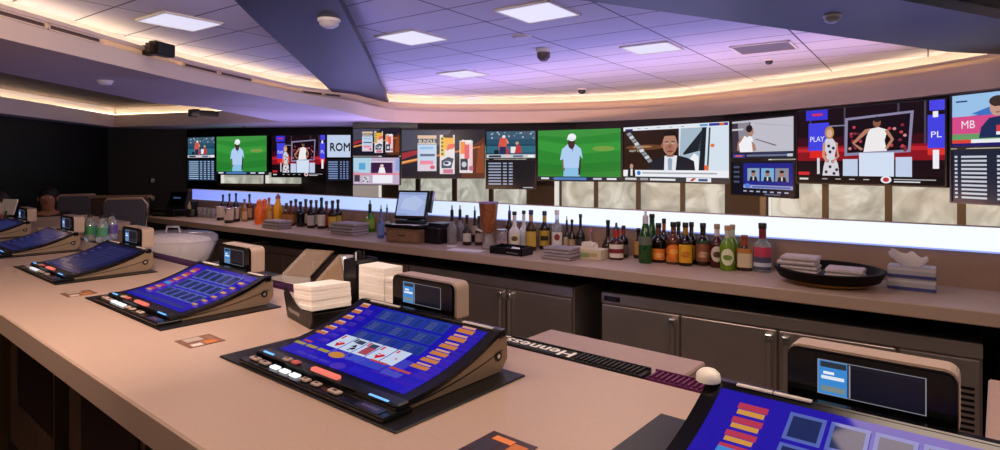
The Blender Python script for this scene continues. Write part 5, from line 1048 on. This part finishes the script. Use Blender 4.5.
# linear vents on the left bulkhead
def lvent(px0, px1, lab):
    a, _ = bulk_pt(px0); b, _ = bulk_pt(px1); d = b-a; Lx = d.length; n = Vector((d.y, -d.x)).normalized(); a = a-n*.0
    z0, z1 = CZ+.702-(.01 if px0 > 300 else 0), CZ+.738-(.01 if px0 > 300 else 0); t = thing('linear_vent', lab, 'vent', (a.x-n.x*.044, a.y-n.y*.044, z0), math.atan2(d.y, d.x), 'slot vents on the left bulkhead'); H = z1-z0
    q = MB()
    for (x0, x1, y0, y1) in ((0, Lx, 0, .008), (0, Lx, H-.008, H), (0, .008, 0, H), (Lx-.008, Lx, 0, H)): q.box(x0, x1, -.008, .004, y0, y1, M_PAINT)
    q.build('frame', t); q = MB(); q.box(.008, Lx-.008, -.001, .004, .008, H-.008, M_BLKM)
    for k in range(4): z = .009+k*(H-.016)/4; q.box(.008, Lx-.008, -.006, -.001, z, z+.003, mat('#7a6254', .5))
    q.build('grille', t)
lvent(0, 53, 'longest slot vent on left bulkhead at the picture edge'); lvent(56, 107, 'slot vent on left bulkhead left of the loudspeaker'); lvent(189, 222, 'slot vent right of the loudspeaker on bulkhead'); lvent(225, 256, 'slot vent on bulkhead left of the blue beam'); lvent(305, 325, 'slot vent below the blue beam, nearer'); lvent(327, 343, 'slot vent below the blue beam, farther')
# ================================================================== LIGHT
def area(name, loc, size, power, colr, rot=(0, 0, 0), sy=None):
    l = bpy.data.lights.new(name, 'AREA'); l.energy = power; l.color = lin(colr)[:3]; l.size = size
    if sy: l.shape = 'RECTANGLE'; l.size_y = sy
    o = bpy.data.objects.new(name, l); COL.objects.link(o); o.location = loc; o.rotation_euler = rot
    return o
for (x, y, pw) in ((-.2, .4, 9), (-1.2, 1.6, 8), (.9, 1.2, 9), (.6, 3.0, 10), (1.6, 1.0, 8)):
    area('ceiling_area_light', (x, y, ZT-.02), .5, pw, '#ffe2cc')
for (x, y, pw) in ((-2.9, 6.2, 8), (-3.2, 7.6, 6)): area('ceiling_area_light', (x, y, ZBL-.01), .3, pw, '#ffe2cc')
for (t_, n_, pw) in ((-7.0, 4.45, 12), (-5.4, 4.75, 18), (-3.6, 4.75, 18), (-1.9, 4.75, 16), (-.3, 4.75, 11)):
    P = BK(t_, n_, 1.12); area('violet_uplight_fill', P, 1.3, pw, '#aca4ff', (PI+.38, 0, KROT), .35)  # added lamps hidden behind the light box, tint the ceiling violet
area('violet_uplight_fill', BAR(-3.2, 1.5, .55), 1.6, 75, '#a8a0ff', (PI, 0, BROT), .3)  # added unseen lamp behind the bar, more violet on the left ceiling
for (t_, pw) in ((-4.6, 8), (-3.0, 11), (-1.4, 12), (.1, 13)):
    area('warm_bulkhead_fill', BK(t_, 4.5, 1.13), 1.2, pw, '#ffbe84', (PI-1.02, 0, KROT), .12)  # added unseen lamps, brighten the bulkhead face with warm light
area('left_bulkhead_fill', (-.75, .95, 2.02), .25, 30, '#ffe0d0', (PI/2+.15, 0, .75))  # added unseen lamp without a fixture, brightens the left bulkhead
area('ceiling_area_light', (-2.6, 1.1, ZBL-.02), .4, 9, '#ffd2b0')  # added unseen lamp, lightens the bar front and floor at left
w = bpy.data.worlds.new('World'); SC.world = w; w.use_nodes = True
w.node_tree.nodes['Background'].inputs['Color'].default_value = lin('#d6c4bc'); w.node_tree.nodes['Background'].inputs['Strength'].default_value = .46
cam = bpy.data.cameras.new('Camera'); cam.sensor_width = 36; cam.lens = 36*F/1000; cam.shift_y = -(225-HZ)/1000; cam.clip_start = .05
co = bpy.data.objects.new('Camera', cam); COL.objects.link(co); co.location = (0, 0, CZ); co.rotation_euler = (PI/2, 0, 0); SC.camera = co
SC.view_settings.view_transform = 'Standard'; SC.view_settings.look = 'None'; SC.view_settings.gamma = 1; SC.view_settings.exposure = 0; SC.view_settings.use_curve_mapping = False
SC.cycles.max_bounces = 8; SC.cycles.transmission_bounces = 6; SC.cycles.sample_clamp_indirect = 4
SC.cycles.use_denoising = True
